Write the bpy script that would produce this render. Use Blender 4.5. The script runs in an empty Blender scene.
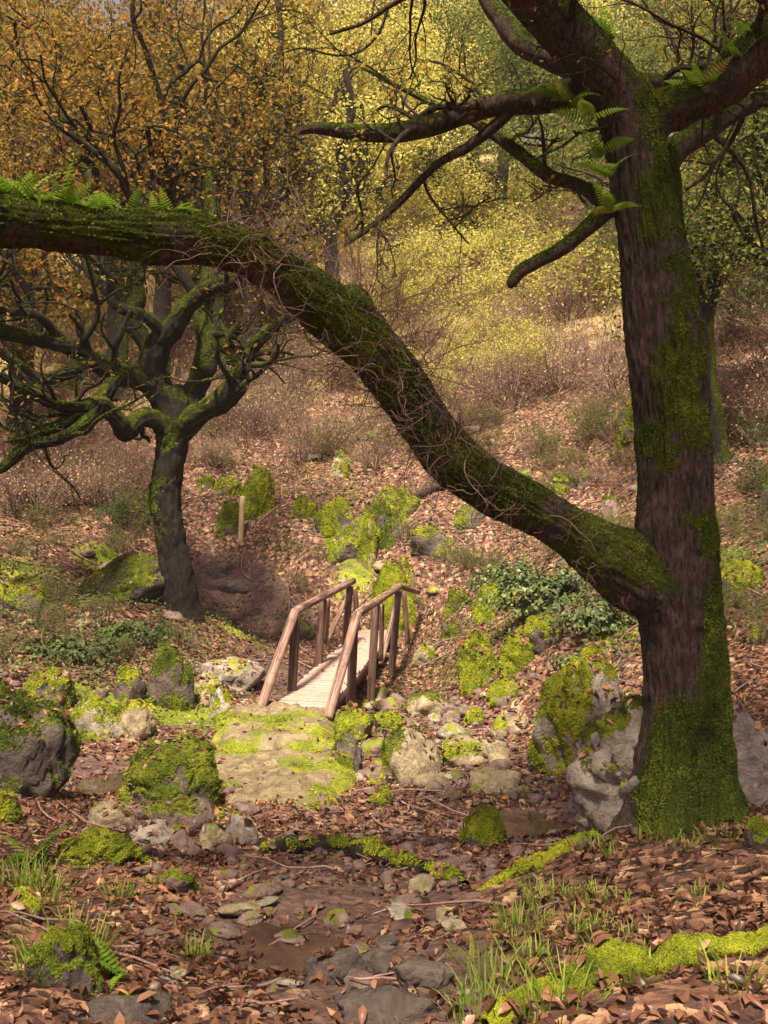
import bpy, math, random
import numpy as np
from mathutils import Vector

RS = np.random.default_rng(11)
random.seed(11)
sc = bpy.context.scene
COL = sc.collection

# ------------------------------------------------------------------ camera model
F, CX, HOR, CAMZ = 924.0, 384.0, 512.0, 1.6

def P(px, py, d):
    """photo position + distance -> world point"""
    return np.array([(px - CX) * d / F, d, CAMZ - (py - HOR) * d / F])

# ------------------------------------------------------------------ noise
_perm = np.random.default_rng(3).permutation(256)
_perm = np.concatenate([_perm, _perm, _perm])
_grad = np.random.default_rng(4).normal(size=(256, 3))
_grad /= np.linalg.norm(_grad, axis=1)[:, None]

def perlin(p):
    p = np.asarray(p, float)
    i = np.floor(p).astype(int)
    f = p - i
    u = f * f * f * (f * (f * 6 - 15) + 10)
    i &= 255
    out = 0
    for dx in (0, 1):
        for dy in (0, 1):
            for dz in (0, 1):
                h = _perm[_perm[_perm[(i[:, 0] + dx) & 255] + ((i[:, 1] + dy) & 255)] + ((i[:, 2] + dz) & 255)]
                g = _grad[h]
                dot = g[:, 0] * (f[:, 0] - dx) + g[:, 1] * (f[:, 1] - dy) + g[:, 2] * (f[:, 2] - dz)
                w = (u[:, 0] if dx else 1 - u[:, 0]) * (u[:, 1] if dy else 1 - u[:, 1]) * (u[:, 2] if dz else 1 - u[:, 2])
                out = out + w * dot
    return out * 1.6

def fbm(p, octv=4, lac=2.1, gain=0.5):
    p = np.asarray(p, float)
    a, s, o = 1.0, 0.0, 0
    for k in range(octv):
        o = o + a * perlin(p * lac ** k + 17.3 * k)
        a *= gain
    return o

def smooth(a, b, x):
    t = np.clip((x - a) / (b - a), 0, 1)
    return t * t * (3 - 2 * t)

# ------------------------------------------------------------------ terrain
CTRL = [  # photo x, photo y, distance
    (384, 1024, 2.80), (250, 1024, 2.85), (120, 1024, 2.75), (0, 1000, 2.75), (500, 1024, 2.70), (620, 1000, 2.62), (768, 1000, 2.55),
    (60, 930, 3.55), (0, 880, 4.3), (300, 950, 3.75), (400, 930, 3.95), (520, 930, 3.55), (640, 900, 3.55), (768, 880, 3.6),
    (384, 880, 4.85), (250, 880, 4.8), (120, 880, 4.6), (384, 850, 5.65), (520, 872, 4.55), (600, 838, 4.85), (690, 815, 4.7), (768, 815, 4.7),
    (200, 835, 6.1), (100, 830, 5.9), (0, 800, 6.2), (550, 830, 6.5), (480, 830, 6.6), (430, 800, 7.2), (500, 765, 8.0), (440, 735, 9.6),
    (90, 780, 7.6), (20, 740, 8.4), (160, 745, 8.8), (240, 780, 7.6), (330, 780, 7.8), (340, 735, 10.0), (230, 722, 10.0), (400, 708, 11.8),
    (440, 688, 12.6), (380, 690, 13.2), (350, 672, 13.2), (420, 640, 14.8), (376, 640, 15.6), (350, 630, 15.8),
    (270, 655, 13.6), (250, 620, 15.6), (230, 588, 16.6), (185, 610, 13.5), (150, 665, 11.3), (100, 700, 9.9), (60, 650, 11.2), (10, 640, 11.0),
    (20, 560, 14.0), (100, 545, 15.8), (240, 543, 17.2), (310, 560, 16.6), (300, 480, 19.6), (420, 545, 16.6), (430, 480, 19.0),
    (500, 650, 12.0), (520, 700, 10.0), (550, 590, 13.6), (600, 505, 16.4), (560, 640, 10.6), (620, 720, 8.6), (700, 745, 6.8), (768, 740, 6.6),
    (740, 590, 10.0), (745, 665, 7.9), (720, 466, 14.2), (790, 480, 13.4), (450, 405, 22.0), (200, 435, 21.2), (50, 485, 18.4), (-40, 440, 20.0),
    (600, 405, 20.0), (740, 385, 17.4), (450, 310, 28.0), (200, 335, 27.0), (650, 305, 25.0), (450, 245, 34.0), (100, 265, 34.0), (780, 265, 26.0),
]
W = [P(*c) for c in CTRL]
g0 = CAMZ
EXTRA = [(-6, 1, g0 - 1.2), (6, 1, g0 - 1.1), (0, 0, g0 - 1.5), (0, -5, g0 - 1.4), (-7, -5, g0 - 1.1), (7, -5, g0 - 1.0),
         (-9, 6, g0 - 1.2), (9, 6, g0 - .9), (-13, 12, g0 - .6), (13, 12, g0 + .8), (-18, 20, g0 + 2), (19, 20, g0 + 4),
         (-24, 30, g0 + 6), (24, 30, g0 + 8.5), (0, 42, g0 + 15), (-22, 42, g0 + 14), (22, 42, g0 + 15.5), (0, 52, g0 + 20), (-30, 52, g0 + 19), (30, 52, g0 + 21),
         (0, 70, g0 + 27), (-40, 70, g0 + 26), (40, 70, g0 + 28), (0, 95, g0 + 32), (-60, 95, g0 + 31), (60, 95, g0 + 33)]
CP = np.array(W + [np.array(e) for e in EXTRA])

def _tps_fit(C, lam=0.02):
    n = len(C)
    d = np.linalg.norm(C[:, None, :2] - C[None, :, :2], axis=2)
    K = np.where(d > 0, d * d * np.log(d + 1e-12), 0) + lam * np.eye(n) * 4
    Pm = np.concatenate([np.ones((n, 1)), C[:, :2]], 1)
    A = np.zeros((n + 3, n + 3))
    A[:n, :n] = K; A[:n, n:] = Pm; A[n:, :n] = Pm.T
    return np.linalg.solve(A, np.concatenate([C[:, 2], np.zeros(3)]))
TPS = _tps_fit(CP)

def H0(x, y):
    x = np.asarray(x, float).ravel(); y = np.asarray(y, float).ravel()
    out = np.zeros(len(x))
    for s in range(0, len(x), 20000):
        xs, ys = x[s:s + 20000], y[s:s + 20000]
        d2 = (xs[:, None] - CP[None, :, 0]) ** 2 + (ys[:, None] - CP[None, :, 1]) ** 2
        K = np.where(d2 > 1e-12, 0.5 * d2 * np.log(d2 + 1e-12), 0)
        out[s:s + 20000] = K @ TPS[:-3] + TPS[-3] + TPS[-2] * xs + TPS[-1] * ys
    return out

POOLS = [(1.16, 6.5, .50, .42, .10), (-.457, 3.77, .24, .30, .045), (-2.37, 7.55, .36, .55, .10)]
def H(x, y):
    x = np.asarray(x, float).ravel(); y = np.asarray(y, float).ravel()
    q = np.stack([x, y, np.zeros_like(x)], 1)
    amp = 0.05 + 0.10 * smooth(8, 20, y)
    bowl = sum(dp * np.exp(-((x - a) / rx) ** 2 - ((y - b) / ry) ** 2) for a, b, rx, ry, dp in POOLS)
    return H0(x, y) + amp * fbm(q * 0.9, 3) + 0.022 * fbm(q * 4.5 + 5, 3) - bowl

def gp(px, py, dmin=1.6, dmax=60):
    """the ground point seen at a photo position"""
    d = np.geomspace(dmin, dmax, 1400)
    x = (px - CX) * d / F; z = CAMZ - (py - HOR) * d / F
    h = H(x, d)
    k = np.argmax(h > z)
    if not (h > z).any(): k = len(d) - 1
    return np.array([x[k], d[k], h[k]])

# ------------------------------------------------------------------ mesh helpers
def make_obj(name, V, faces, mats, parent=None, smooth_=True, attrs=None, matidx=None):
    """faces: list of int arrays (n,k). attrs: {name: (domain, values)}"""
    V = np.asarray(V, np.float32)
    me = bpy.data.meshes.new(name)
    faces = [np.asarray(f, np.int32) for f in faces if len(f)]
    nl = sum(f.size for f in faces); npoly = sum(len(f) for f in faces)
    me.vertices.add(len(V)); me.vertices.foreach_set('co', V.ravel())
    me.loops.add(nl); me.loops.foreach_set('vertex_index', np.concatenate([f.ravel() for f in faces]))
    me.polygons.add(npoly)
    tot = np.concatenate([np.full(len(f), f.shape[1], np.int32) for f in faces])
    st = np.concatenate([[0], np.cumsum(tot)[:-1]]).astype(np.int32)
    me.polygons.foreach_set('loop_start', st)
    if smooth_: me.polygons.foreach_set('use_smooth', np.ones(npoly, bool))
    for m in (mats if isinstance(mats, (list, tuple)) else [mats]): me.materials.append(m)
    if matidx is not None: me.polygons.foreach_set('material_index', np.asarray(matidx, np.int32))
    me.update(calc_edges=True)
    for k, (dom, val) in (attrs or {}).items():
        a = me.attributes.new(k, 'FLOAT', dom)
        a.data.foreach_set('value', np.asarray(val, np.float32))
    o = bpy.data.objects.new(name, me); COL.objects.link(o)
    if parent is not None: o.parent = parent
    return o

def tag(o, label, cat, group=None, kind=None):
    if label: o['label'] = label
    if cat: o['category'] = cat
    if group: o['group'] = group
    if kind: o['kind'] = kind
    return o

def thing(name, loc, label, cat, group=None):
    o = bpy.data.objects.new(name, None); COL.objects.link(o)
    o.location = [float(v) for v in loc]; o.empty_display_size = 0.2
    return tag(o, label, cat, group)

def copy_thing(o, loc, rotz, scale, label=None, group=None):
    c = o.copy(); COL.objects.link(c); c.location = [float(v) for v in loc]
    c.rotation_euler = (0, 0, rotz); c.scale = (scale,) * 3 if np.isscalar(scale) else scale
    if label: c['label'] = label
    if group: c['group'] = group
    for ch in o.children:
        d = ch.copy(); COL.objects.link(d); d.parent = c
    return c

def icosphere(sub):
    import bmesh
    bm = bmesh.new(); bmesh.ops.create_icosphere(bm, subdivisions=sub, radius=1)
    V = np.array([v.co[:] for v in bm.verts]); Fc = np.array([[v.index for v in f.verts] for f in bm.faces]); bm.free()
    return V, Fc
ICO = {k: icosphere(k) for k in (1, 2, 3, 4, 5)}

def vnormals(V, Fc):
    n = np.cross(V[Fc[:, 1]] - V[Fc[:, 0]], V[Fc[:, 2]] - V[Fc[:, 0]])
    N = np.zeros_like(V)
    for k in range(3): np.add.at(N, Fc[:, k], n)
    return N / (np.linalg.norm(N, axis=1)[:, None] + 1e-12)

def quads_to_tris(Q):
    return np.concatenate([Q[:, [0, 1, 2]], Q[:, [0, 2, 3]]])

def catmull(pts, n):
    pts = np.asarray(pts, float)
    ext = np.concatenate([[2 * pts[0] - pts[1]], pts, [2 * pts[-1] - pts[-2]]])
    t = np.linspace(0, len(pts) - 1 - 1e-6, n)
    i = t.astype(int); f = (t - i)[:, None]
    p0, p1, p2, p3 = ext[i], ext[i + 1], ext[i + 2], ext[i + 3]
    return 0.5 * (2 * p1 + (p2 - p0) * f + (2 * p0 - 5 * p1 + 4 * p2 - p3) * f ** 2 + (3 * p1 - p0 - 3 * p2 + p3) * f ** 3)

def tube(path, rad, seg, disp=None, cap=True):
    """-> V, quads, normals, ang, length"""
    path = np.asarray(path, float); n = len(path)
    T = np.gradient(path, axis=0); T /= np.linalg.norm(T, axis=1)[:, None] + 1e-12
    ref = np.array([0, 0, 1.]) if abs(T[0, 2]) < 0.9 else np.array([1., 0, 0])
    A = np.zeros((n, 3)); a = np.cross(T[0], ref); a /= np.linalg.norm(a)
    for k in range(n):
        a = a - T[k] * a.dot(T[k]); a /= np.linalg.norm(a) + 1e-12; A[k] = a
    B = np.cross(T, A)
    ang = np.linspace(0, 2 * np.pi, seg, endpoint=False)
    D = A[:, None] * np.cos(ang)[None, :, None] + B[:, None] * np.sin(ang)[None, :, None]
    s = np.concatenate([[0], np.cumsum(np.linalg.norm(np.diff(path, axis=0), axis=1))])
    R = np.repeat(np.asarray(rad, float)[:, None], seg, 1)
    AA = np.repeat(ang[None], n, 0); SS = np.repeat(s[:, None], seg, 1)
    if disp is not None:
        R = R + disp((path[:, None] + D * R[..., None]).reshape(-1, 3), D.reshape(-1, 3), AA.ravel(), SS.ravel(), R.ravel()).reshape(n, seg)
    V = (path[:, None] + D * R[..., None]).reshape(-1, 3)
    i = np.arange(n - 1)[:, None] * seg; j = np.arange(seg)[None]; j2 = (j + 1) % seg
    Q = np.stack([i + j, i + j2, i + seg + j2, i + seg + j], -1).reshape(-1, 4)
    return V, Q, D.reshape(-1, 3), AA.ravel(), SS.ravel()

class Acc:
    """collects pieces of ONE mesh"""
    def __init__(s): s.V = []; s.F = {}; s.n = 0; s.A = {}; s.FA = []
    def add(s, V, Fc, **attr):
        Fc = np.asarray(Fc); s.V.append(np.asarray(V)); s.F.setdefault(Fc.shape[1], []).append(Fc + s.n); s.n += len(V)
        for k, v in attr.items(): s.A.setdefault(k, []).append(np.broadcast_to(np.asarray(v, float), (len(V),)))
    def obj(s, name, mat, parent=None, smooth_=True):
        return make_obj(name, np.concatenate(s.V), [np.concatenate(f) for f in s.F.values()], mat, parent, smooth_,
                        {k: ('POINT', np.concatenate(v)) for k, v in s.A.items()})
    def tris(s):
        V = np.concatenate(s.V); T = []
        for k, f in s.F.items():
            f = np.concatenate(f); T.append(f if k == 3 else quads_to_tris(f))
        return V, np.concatenate(T)

def rot_to(N, spin, tilt=0.0, rs=RS):
    """rotation matrices whose z axis is N (with tilt noise), turned by spin"""
    N = N + rs.normal(size=N.shape) * tilt
    N = N / (np.linalg.norm(N, axis=1)[:, None] + 1e-9)
    ref = np.where(np.abs(N[:, 2:3]) < 0.9, np.array([[0, 0, 1.]]), np.array([[1., 0, 0]]))
    X = np.cross(ref, N); X /= np.linalg.norm(X, axis=1)[:, None] + 1e-9
    Y = np.cross(N, X)
    c, s_ = np.cos(spin)[:, None], np.sin(spin)[:, None]
    return np.stack([X * c + Y * s_, -X * s_ + Y * c, N], 2)

def instance(TV, TF, pos, R, scale):
    scale = np.asarray(scale, float)
    S = scale[:, None, None] if scale.ndim == 1 else scale[:, None, :]
    V = np.einsum('nij,nkj->nki', R, TV[None] * S) + pos[:, None]
    Fc = TF[None] + (np.arange(len(pos)) * len(TV))[:, None, None]
    return V.reshape(-1, 3), Fc.reshape(-1, TF.shape[1])

def scatter(V, T, n, weight=None, rs=RS):
    """random points on triangles -> pos, normal, (tri index)"""
    a, b, c = V[T[:, 0]], V[T[:, 1]], V[T[:, 2]]
    nr = np.cross(b - a, c - a); ar = np.linalg.norm(nr, axis=1) + 1e-15
    p = ar.copy()
    if weight is not None: p *= np.clip(weight[T].mean(1), 0, None)
    if p.sum() <= 0: return np.zeros((0, 3)), np.zeros((0, 3)), np.zeros(0, int)
    cs = np.cumsum(p); k = np.searchsorted(cs, rs.random(n) * cs[-1]); k = np.clip(k, 0, len(T) - 1)
    u, v = rs.random(n), rs.random(n); sw = u + v > 1; u[sw], v[sw] = 1 - u[sw], 1 - v[sw]
    return a[k] + (b - a)[k] * u[:, None] + (c - a)[k] * v[:, None], (nr / ar[:, None])[k], k

# templates
LEAF8V = np.array([[0, -.5, 0], [0, -.15, .05], [0, .2, .04], [0, .5, -.06], [-.24, -.18, .13], [-.2, .2, .12], [.24, -.18, .12], [.2, .2, .1]], float)
LEAF8F = np.array([[0, 1, 4], [1, 2, 5], [1, 5, 4], [2, 3, 5], [0, 6, 1], [1, 7, 2], [1, 6, 7], [2, 7, 3]])
LEAF4V = np.array([[0, -.5, 0], [.3, .02, .1], [0, .5, 0], [-.3, .02, .1]], float)
LEAF4F = np.array([[0, 1, 2], [0, 2, 3]])
TUFTV = np.array([[-.55, -.4, -.08], [.55, -.4, -.05], [.1, .7, .40]], float)
TUFTF = np.array([[0, 1, 2]])

# ------------------------------------------------------------------ materials
def new_mat(name):
    m = bpy.data.materials.new(name); m.use_nodes = True
    nt = m.node_tree; nt.nodes.clear()
    return m, nt
class NT:
    def __init__(s, nt): s.nt = nt
    def n(s, t, **kw):
        nd = s.nt.nodes.new(t)
        for k, v in kw.items():
            if k.startswith('i_'): nd.inputs[k[2:].replace('_', ' ')].default_value = v
            else: setattr(nd, k, v)
        return nd
    def l(s, a, b): s.nt.links.new(a, b)
    def noise(s, scale, detail=4, rough=.55, vec=None, dist=0):
        nd = s.n('ShaderNodeTexNoise'); nd.inputs['Scale'].default_value = scale; nd.inputs['Detail'].default_value = detail
        nd.inputs['Roughness'].default_value = rough; nd.inputs['Distortion'].default_value = dist
        if vec is not None: s.l(vec, nd.inputs['Vector'])
        return nd.outputs[0]
    def ramp(s, fac, stops, interp='LINEAR'):
        nd = s.n('ShaderNodeValToRGB'); cr = nd.color_ramp; cr.interpolation = interp
        while len(cr.elements) < len(stops): cr.elements.new(.5)
        for e, (p, c) in zip(cr.elements, stops):
            e.position = p; e.color = (*c, 1) if len(c) == 3 else c
        s.l(fac, nd.inputs[0]); return nd.outputs[0]
    def mix(s, fac, a, b, mode='MIX'):
        nd = s.n('ShaderNodeMix', data_type='RGBA', blend_type=mode)
        for v, i in ((fac, 0), (a, 6), (b, 7)):
            if isinstance(v, (int, float)): nd.inputs[i].default_value = v
            elif isinstance(v, tuple): nd.inputs[i].default_value = (*v, 1)
            else: s.l(v, nd.inputs[i])
        return nd.outputs[2]
    def math(s, op, a, b=None, c=None, clamp=False):
        nd = s.n('ShaderNodeMath', operation=op, use_clamp=clamp)
        for v, i in ((a, 0), (b, 1), (c, 2)):
            if v is None: continue
            if isinstance(v, (int, float)): nd.inputs[i].default_value = v
            else: s.l(v, nd.inputs[i])
        return nd.outputs[0]
    def attr(s, name, typ='GEOMETRY'):
        return s.n('ShaderNodeAttribute', attribute_name=name, attribute_type=typ).outputs['Fac']
    def pos(s): return s.n('ShaderNodeNewGeometry').outputs['Position']
    def objc(s): return s.n('ShaderNodeTexCoord').outputs['Object']
    def mr(s, v, a, b, c=0., d=1.):
        nd = s.n('ShaderNodeMapRange', interpolation_type='SMOOTHSTEP')
        s.l(v, nd.inputs[0])
        for i, x in enumerate((a, b, c, d)): nd.inputs[i + 1].default_value = x
        return nd.outputs[0]
    def bump(s, h, strength, dist):
        nd = s.n('ShaderNodeBump'); nd.inputs['Strength'].default_value = strength; nd.inputs['Distance'].default_value = dist
        s.l(h, nd.inputs['Height']); return nd.outputs[0]
    def principled(s, col, rough=.8, normal=None, spec=.3):
        nd = s.n('ShaderNodeBsdfPrincipled')
        if isinstance(col, tuple): nd.inputs['Base Color'].default_value = (*col, 1)
        else: s.l(col, nd.inputs['Base Color'])
        if isinstance(rough, (int, float)): nd.inputs['Roughness'].default_value = rough
        else: s.l(rough, nd.inputs['Roughness'])
        nd.inputs['Specular IOR Level'].default_value = spec
        if normal is not None: s.l(normal, nd.inputs['Normal'])
        out = s.n('ShaderNodeOutputMaterial'); s.l(nd.outputs[0], out.inputs[0]); return nd

MOSS_D, MOSS_M, MOSS_L = (.045, .058, .006), (.14, .165, .010), (.28, .28, .022)

def leaf_mat(name, stops, trans=.4, rough=.6):
    m, nt = new_mat(name); t = NT(nt)
    c = t.ramp(t.attr('tint'), stops)
    dif = t.n('ShaderNodeBsdfPrincipled'); t.l(c, dif.inputs['Base Color']); dif.inputs['Roughness'].default_value = rough
    dif.inputs['Specular IOR Level'].default_value = .25
    tr = t.n('ShaderNodeBsdfTranslucent'); t.l(c, tr.inputs[0])
    mx = t.n('ShaderNodeMixShader'); mx.inputs[0].default_value = trans
    t.l(dif.outputs[0], mx.inputs[1]); t.l(tr.outputs[0], mx.inputs[2])
    out = t.n('ShaderNodeOutputMaterial'); t.l(mx.outputs[0], out.inputs[0])
    return m

def moss_cover(t, base, vec, edge=(.38, .64), scale=1.0, bright=1.0):
    """mix of base colour and moss colour by the mesh's own moss attribute"""
    k = t.attr('moss')
    n1 = t.noise(16 * scale, 5, .65, vec); n2 = t.noise(2.6 * scale, 4, .6, vec)
    f = t.math('ADD', k, t.math('MULTIPLY', t.math('SUBTRACT', n1, .5), .9))
    f = t.mr(f, *edge)
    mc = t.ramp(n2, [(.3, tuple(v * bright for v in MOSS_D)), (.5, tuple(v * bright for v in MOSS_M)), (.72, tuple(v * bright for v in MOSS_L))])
    return t.mix(f, base, mc), f

def bark_mat(name, dark, light, bump=.012, mossb=1.0, scale=1.0):
    m, nt = new_mat(name); t = NT(nt); v = t.objc()
    mp = t.n('ShaderNodeMapping'); mp.inputs['Scale'].default_value = (1, 1, .28); t.l(v, mp.inputs[0])
    n1 = t.noise(58 * scale, 8, .7, mp.outputs[0], .6); n2 = t.noise(5 * scale, 4, .6, v)
    base = t.mix(t.mr(n1, .3, .7), dark, light)
    base = t.mix(t.mr(n2, .56, .72, 0, .55), base, tuple(min(.5, x * 1.7) for x in light))
    c, f = moss_cover(t, base, v, scale=scale, bright=mossb)
    n3 = t.noise(70 * scale, 3, .6, v)
    h = t.math('ADD', n1, t.math('MULTIPLY', n3, t.math('MULTIPLY', f, .9)))
    t.principled(c, .9, t.bump(h, .8, bump), .15)
    return m

def rock_mat(name, cols, mossb=1.0):
    m, nt = new_mat(name); t = NT(nt); v = t.pos()
    n1 = t.noise(5.5, 10, .7, v, .8); n2 = t.noise(28, 6, .65, v)
    base = t.ramp(n1, [(.3, cols[0]), (.5, cols[1]), (.68, cols[2])])
    base = t.mix(t.mr(n2, .52, .68, 0, .5), base, tuple(x * .45 for x in cols[0]))
    vo = t.n('ShaderNodeTexVoronoi'); vo.inputs['Scale'].default_value = 9; t.l(v, vo.inputs['Vector'])
    lich = t.mr(t.math('ADD', vo.outputs['Distance'], t.math('MULTIPLY', n2, .35)), .30, .22)
    lich = t.math('MULTIPLY', lich, t.mr(t.noise(1.7, 2, .5, v), .5, .62, 0, .75))
    base = t.mix(lich, base, (.46, .45, .36))
    c, f = moss_cover(t, base, v, bright=mossb)
    h = t.math('ADD', t.math('MULTIPLY', n1, 1.3), t.math('MULTIPLY', n2, .35))
    t.principled(c, .85, t.bump(h, 1.0, .06), .25)
    return m

M = {}
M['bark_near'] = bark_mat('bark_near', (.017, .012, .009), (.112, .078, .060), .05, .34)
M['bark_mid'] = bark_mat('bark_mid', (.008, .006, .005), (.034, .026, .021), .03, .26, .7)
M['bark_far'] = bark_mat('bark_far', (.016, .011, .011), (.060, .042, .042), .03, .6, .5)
M['twig'] = bark_mat('twig_bark', (.115, .066, .056), (.28, .175, .148), .004, .6, 2)
M['rock_grey'] = rock_mat('rock_grey', [(.14, .108, .088), (.31, .255, .205), (.47, .405, .325)])
M['rock_pale'] = rock_mat('rock_pale', [(.12, .085, .055), (.30, .23, .14), (.47, .39, .25)], 1.1)
M['rock_tan'] = rock_mat('rock_tan', [(.085, .060, .036), (.225, .165, .092), (.37, .295, .17)], 1.1)
M['rock_dark'] = rock_mat('rock_dark', [(.045, .034, .030), (.105, .080, .068), (.19, .150, .125)], .75)
M['rock_brown'] = rock_mat('rock_brown', [(.10, .062, .055), (.20, .13, .11), (.30, .21, .175)], 1.1)
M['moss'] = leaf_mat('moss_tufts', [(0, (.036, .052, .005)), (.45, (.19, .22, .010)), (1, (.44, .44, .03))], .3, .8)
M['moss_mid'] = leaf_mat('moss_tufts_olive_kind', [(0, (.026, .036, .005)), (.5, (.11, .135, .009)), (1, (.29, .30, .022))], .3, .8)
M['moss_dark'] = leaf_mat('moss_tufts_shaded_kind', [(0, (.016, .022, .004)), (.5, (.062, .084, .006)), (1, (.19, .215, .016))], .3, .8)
M['litter'] = leaf_mat('litter_leaf', [(0, (.032, .015, .011)), (.3, (.10, .043, .027)), (.6, (.195, .088, .050)), (.85, (.32, .165, .085)), (.95, (.46, .29, .14)), (1, (.50, .20, .06))], .15, .38)
M['leaf_orange'] = leaf_mat('leaf_orange', [(0, (.06, .06, .014)), (.35, (.19, .125, .022)), (.75, (.36, .19, .03)), (1, (.52, .19, .025))], .5)
M['leaf_amber'] = leaf_mat('leaf_amber', [(0, (.07, .075, .014)), (.45, (.22, .18, .028)), (.8, (.40, .28, .04)), (1, (.50, .22, .03))], .5)
M['leaf_yellow'] = leaf_mat('leaf_yellow', [(0, (.30, .31, .05)), (.5, (.60, .54, .12)), (1, (.78, .66, .20))], .55)
M['leaf_olive'] = leaf_mat('leaf_olive', [(0, (.06, .085, .018)), (.5, (.14, .165, .03)), (1, (.27, .25, .05))], .45)
M['leaf_dark'] = leaf_mat('leaf_dark', [(0, (.022, .034, .010)), (.5, (.055, .080, .018)), (1, (.13, .165, .04))], .3)
M['leaf_ivy'] = leaf_mat('leaf_ivy', [(0, (.026, .042, .012)), (.5, (.080, .108, .030)), (1, (.20, .235, .085))], .25, .4)
M['fern'] = leaf_mat('fern_frond', [(0, (.09, .15, .012)), (.4, (.18, .32, .02)), (.9, (.30, .44, .04)), (1, (.30, .22, .06))], .5)
M['grass'] = leaf_mat('grass_blade', [(0, (.06, .10, .012)), (.5, (.16, .235, .024)), (1, (.34, .38, .07))], .45)
M['straw'] = leaf_mat('dry_straw', [(0, (.22, .14, .09)), (.45, (.40, .28, .16)), (.8, (.52, .42, .20)), (1, (.42, .42, .09))], .35)
M['heath'] = leaf_mat('dry_heath', [(0, (.17, .095, .065)), (.4, (.36, .23, .13)), (.75, (.52, .40, .18)), (1, (.46, .44, .08))], .35)

# ground
def ground_material():
    m, nt = new_mat('ground_litter'); t = NT(nt); v = t.pos()
    wob = t.n('ShaderNodeVectorMath', operation='ADD'); t.l(v, wob.inputs[0])
    nz = t.n('ShaderNodeTexNoise'); nz.inputs['Scale'].default_value = 14; nz.inputs['Detail'].default_value = 3; t.l(v, nz.inputs['Vector'])
    sca = t.n('ShaderNodeVectorMath', operation='SCALE'); t.l(nz.outputs['Color'], sca.inputs[0]); sca.inputs['Scale'].default_value = .06
    t.l(sca.outputs[0], wob.inputs[1])
    vo = t.n('ShaderNodeTexVoronoi'); vo.inputs['Scale'].default_value = 19; t.l(wob.outputs[0], vo.inputs['Vector'])
    sep = t.n('ShaderNodeSeparateColor'); t.l(vo.outputs['Color'], sep.inputs[0])
    leaf = t.ramp(sep.outputs[0], [(0, (.026, .013, .010)), (.35, (.075, .034, .023)), (.65, (.15, .070, .043)), (.9, (.26, .14, .08)), (1, (.40, .26, .15))])
    soil = t.ramp(t.noise(7, 6, .6, v), [(.3, (.040, .021, .017)), (.55, (.10, .056, .044)), (.75, (.17, .10, .078))])
    d = t.attr('dirt')
    dm = t.mr(t.math('ADD', d, t.math('MULTIPLY', t.math('SUBTRACT', t.noise(9, 4, .6, v), .5), .8)), .4, .62)
    c = t.mix(dm, leaf, soil)
    st = t.attr('straw')
    sm = t.mr(t.math('ADD', st, t.math('MULTIPLY', t.math('SUBTRACT', t.noise(2.2, 5, .65, v), .5), .9)), .4, .7)
    sc_ = t.ramp(t.noise(5, 6, .65, v), [(.3, (.20, .125, .065)), (.48, (.34, .24, .12)), (.6, (.40, .34, .12)), (.75, (.25, .28, .055))])
    c = t.mix(sm, c, sc_)
    c, f = moss_cover(t, c, v, (.5, .66))
    h = t.math('ADD', vo.outputs['Distance'], t.math('MULTIPLY', t.noise(30, 4, .6, v), .6))
    t.principled(c, .75, t.bump(h, .9, .03), .3)
    return m
M['ground'] = ground_material()

def wood_mat(name, a, b, stretch=(1, 1, 1), rough=.75):
    m, nt = new_mat(name); t = NT(nt); v = t.objc()
    mp = t.n('ShaderNodeMapping'); mp.inputs['Scale'].default_value = stretch; t.l(v, mp.inputs[0])
    n1 = t.noise(14, 6, .65, mp.outputs[0], .4); n2 = t.noise(2.2, 3, .5, v)
    c = t.mix(t.mr(n1, .32, .68), a, b); c = t.mix(t.mr(n2, .5, .75, 0, .5), c, tuple(x * .55 for x in a))
    nd = t.principled(c, rough, t.bump(n1, .5, .006), .3)
    return m
def log_mat(name, a, b):
    m, nt = new_mat(name); t = NT(nt)
    cb = t.n('ShaderNodeCombineXYZ'); t.l(t.attr('gx'), cb.inputs[0]); t.l(t.attr('gy'), cb.inputs[1]); t.l(t.math('MULTIPLY', t.attr('gz'), .9), cb.inputs[2])
    n1 = t.noise(3.2, 8, .7, cb.outputs[0], .3); n2 = t.noise(9, 4, .6, t.pos()); n3 = t.noise(1.2, 3, .6, cb.outputs[0])
    c = t.mix(t.mr(n1, .34, .66), a, b); c = t.mix(t.mr(n2, .5, .7, 0, .5), c, tuple(x * .5 for x in a))
    c = t.mix(t.mr(n3, .52, .56, 0, .8), c, tuple(x * .35 for x in a))
    t.principled(c, .7, t.bump(n1, .9, .012), .3); return m
M['rail'] = log_mat('stained_rail_wood', (.13, .070, .050), (.33, .205, .155))
M['post'] = log_mat('stained_post_wood', (.055, .028, .022), (.15, .082, .062))
M['beam'] = wood_mat('stained_beam_wood', (.070, .036, .034), (.165, .096, .086), (1, 1, 1))
M['deck'] = wood_mat('weathered_deck_wood', (.24, .145, .115), (.46, .32, .26), (.5, 5, 1))
M['stake'] = wood_mat('pale_stake_wood', (.36, .235, .12), (.56, .41, .23), (4, 4, .4))

def water_mat():
    m, nt = new_mat('shallow_water'); t = NT(nt)
    c = t.ramp(t.noise(6, 4, .6, t.pos()), [(.3, (.022, .013, .010)), (.7, (.085, .050, .038))])
    nd = t.principled(c, .03, t.bump(t.noise(11, 2, .5, t.pos()), .06, .02), .9)
    return m
M['water'] = water_mat()

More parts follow.
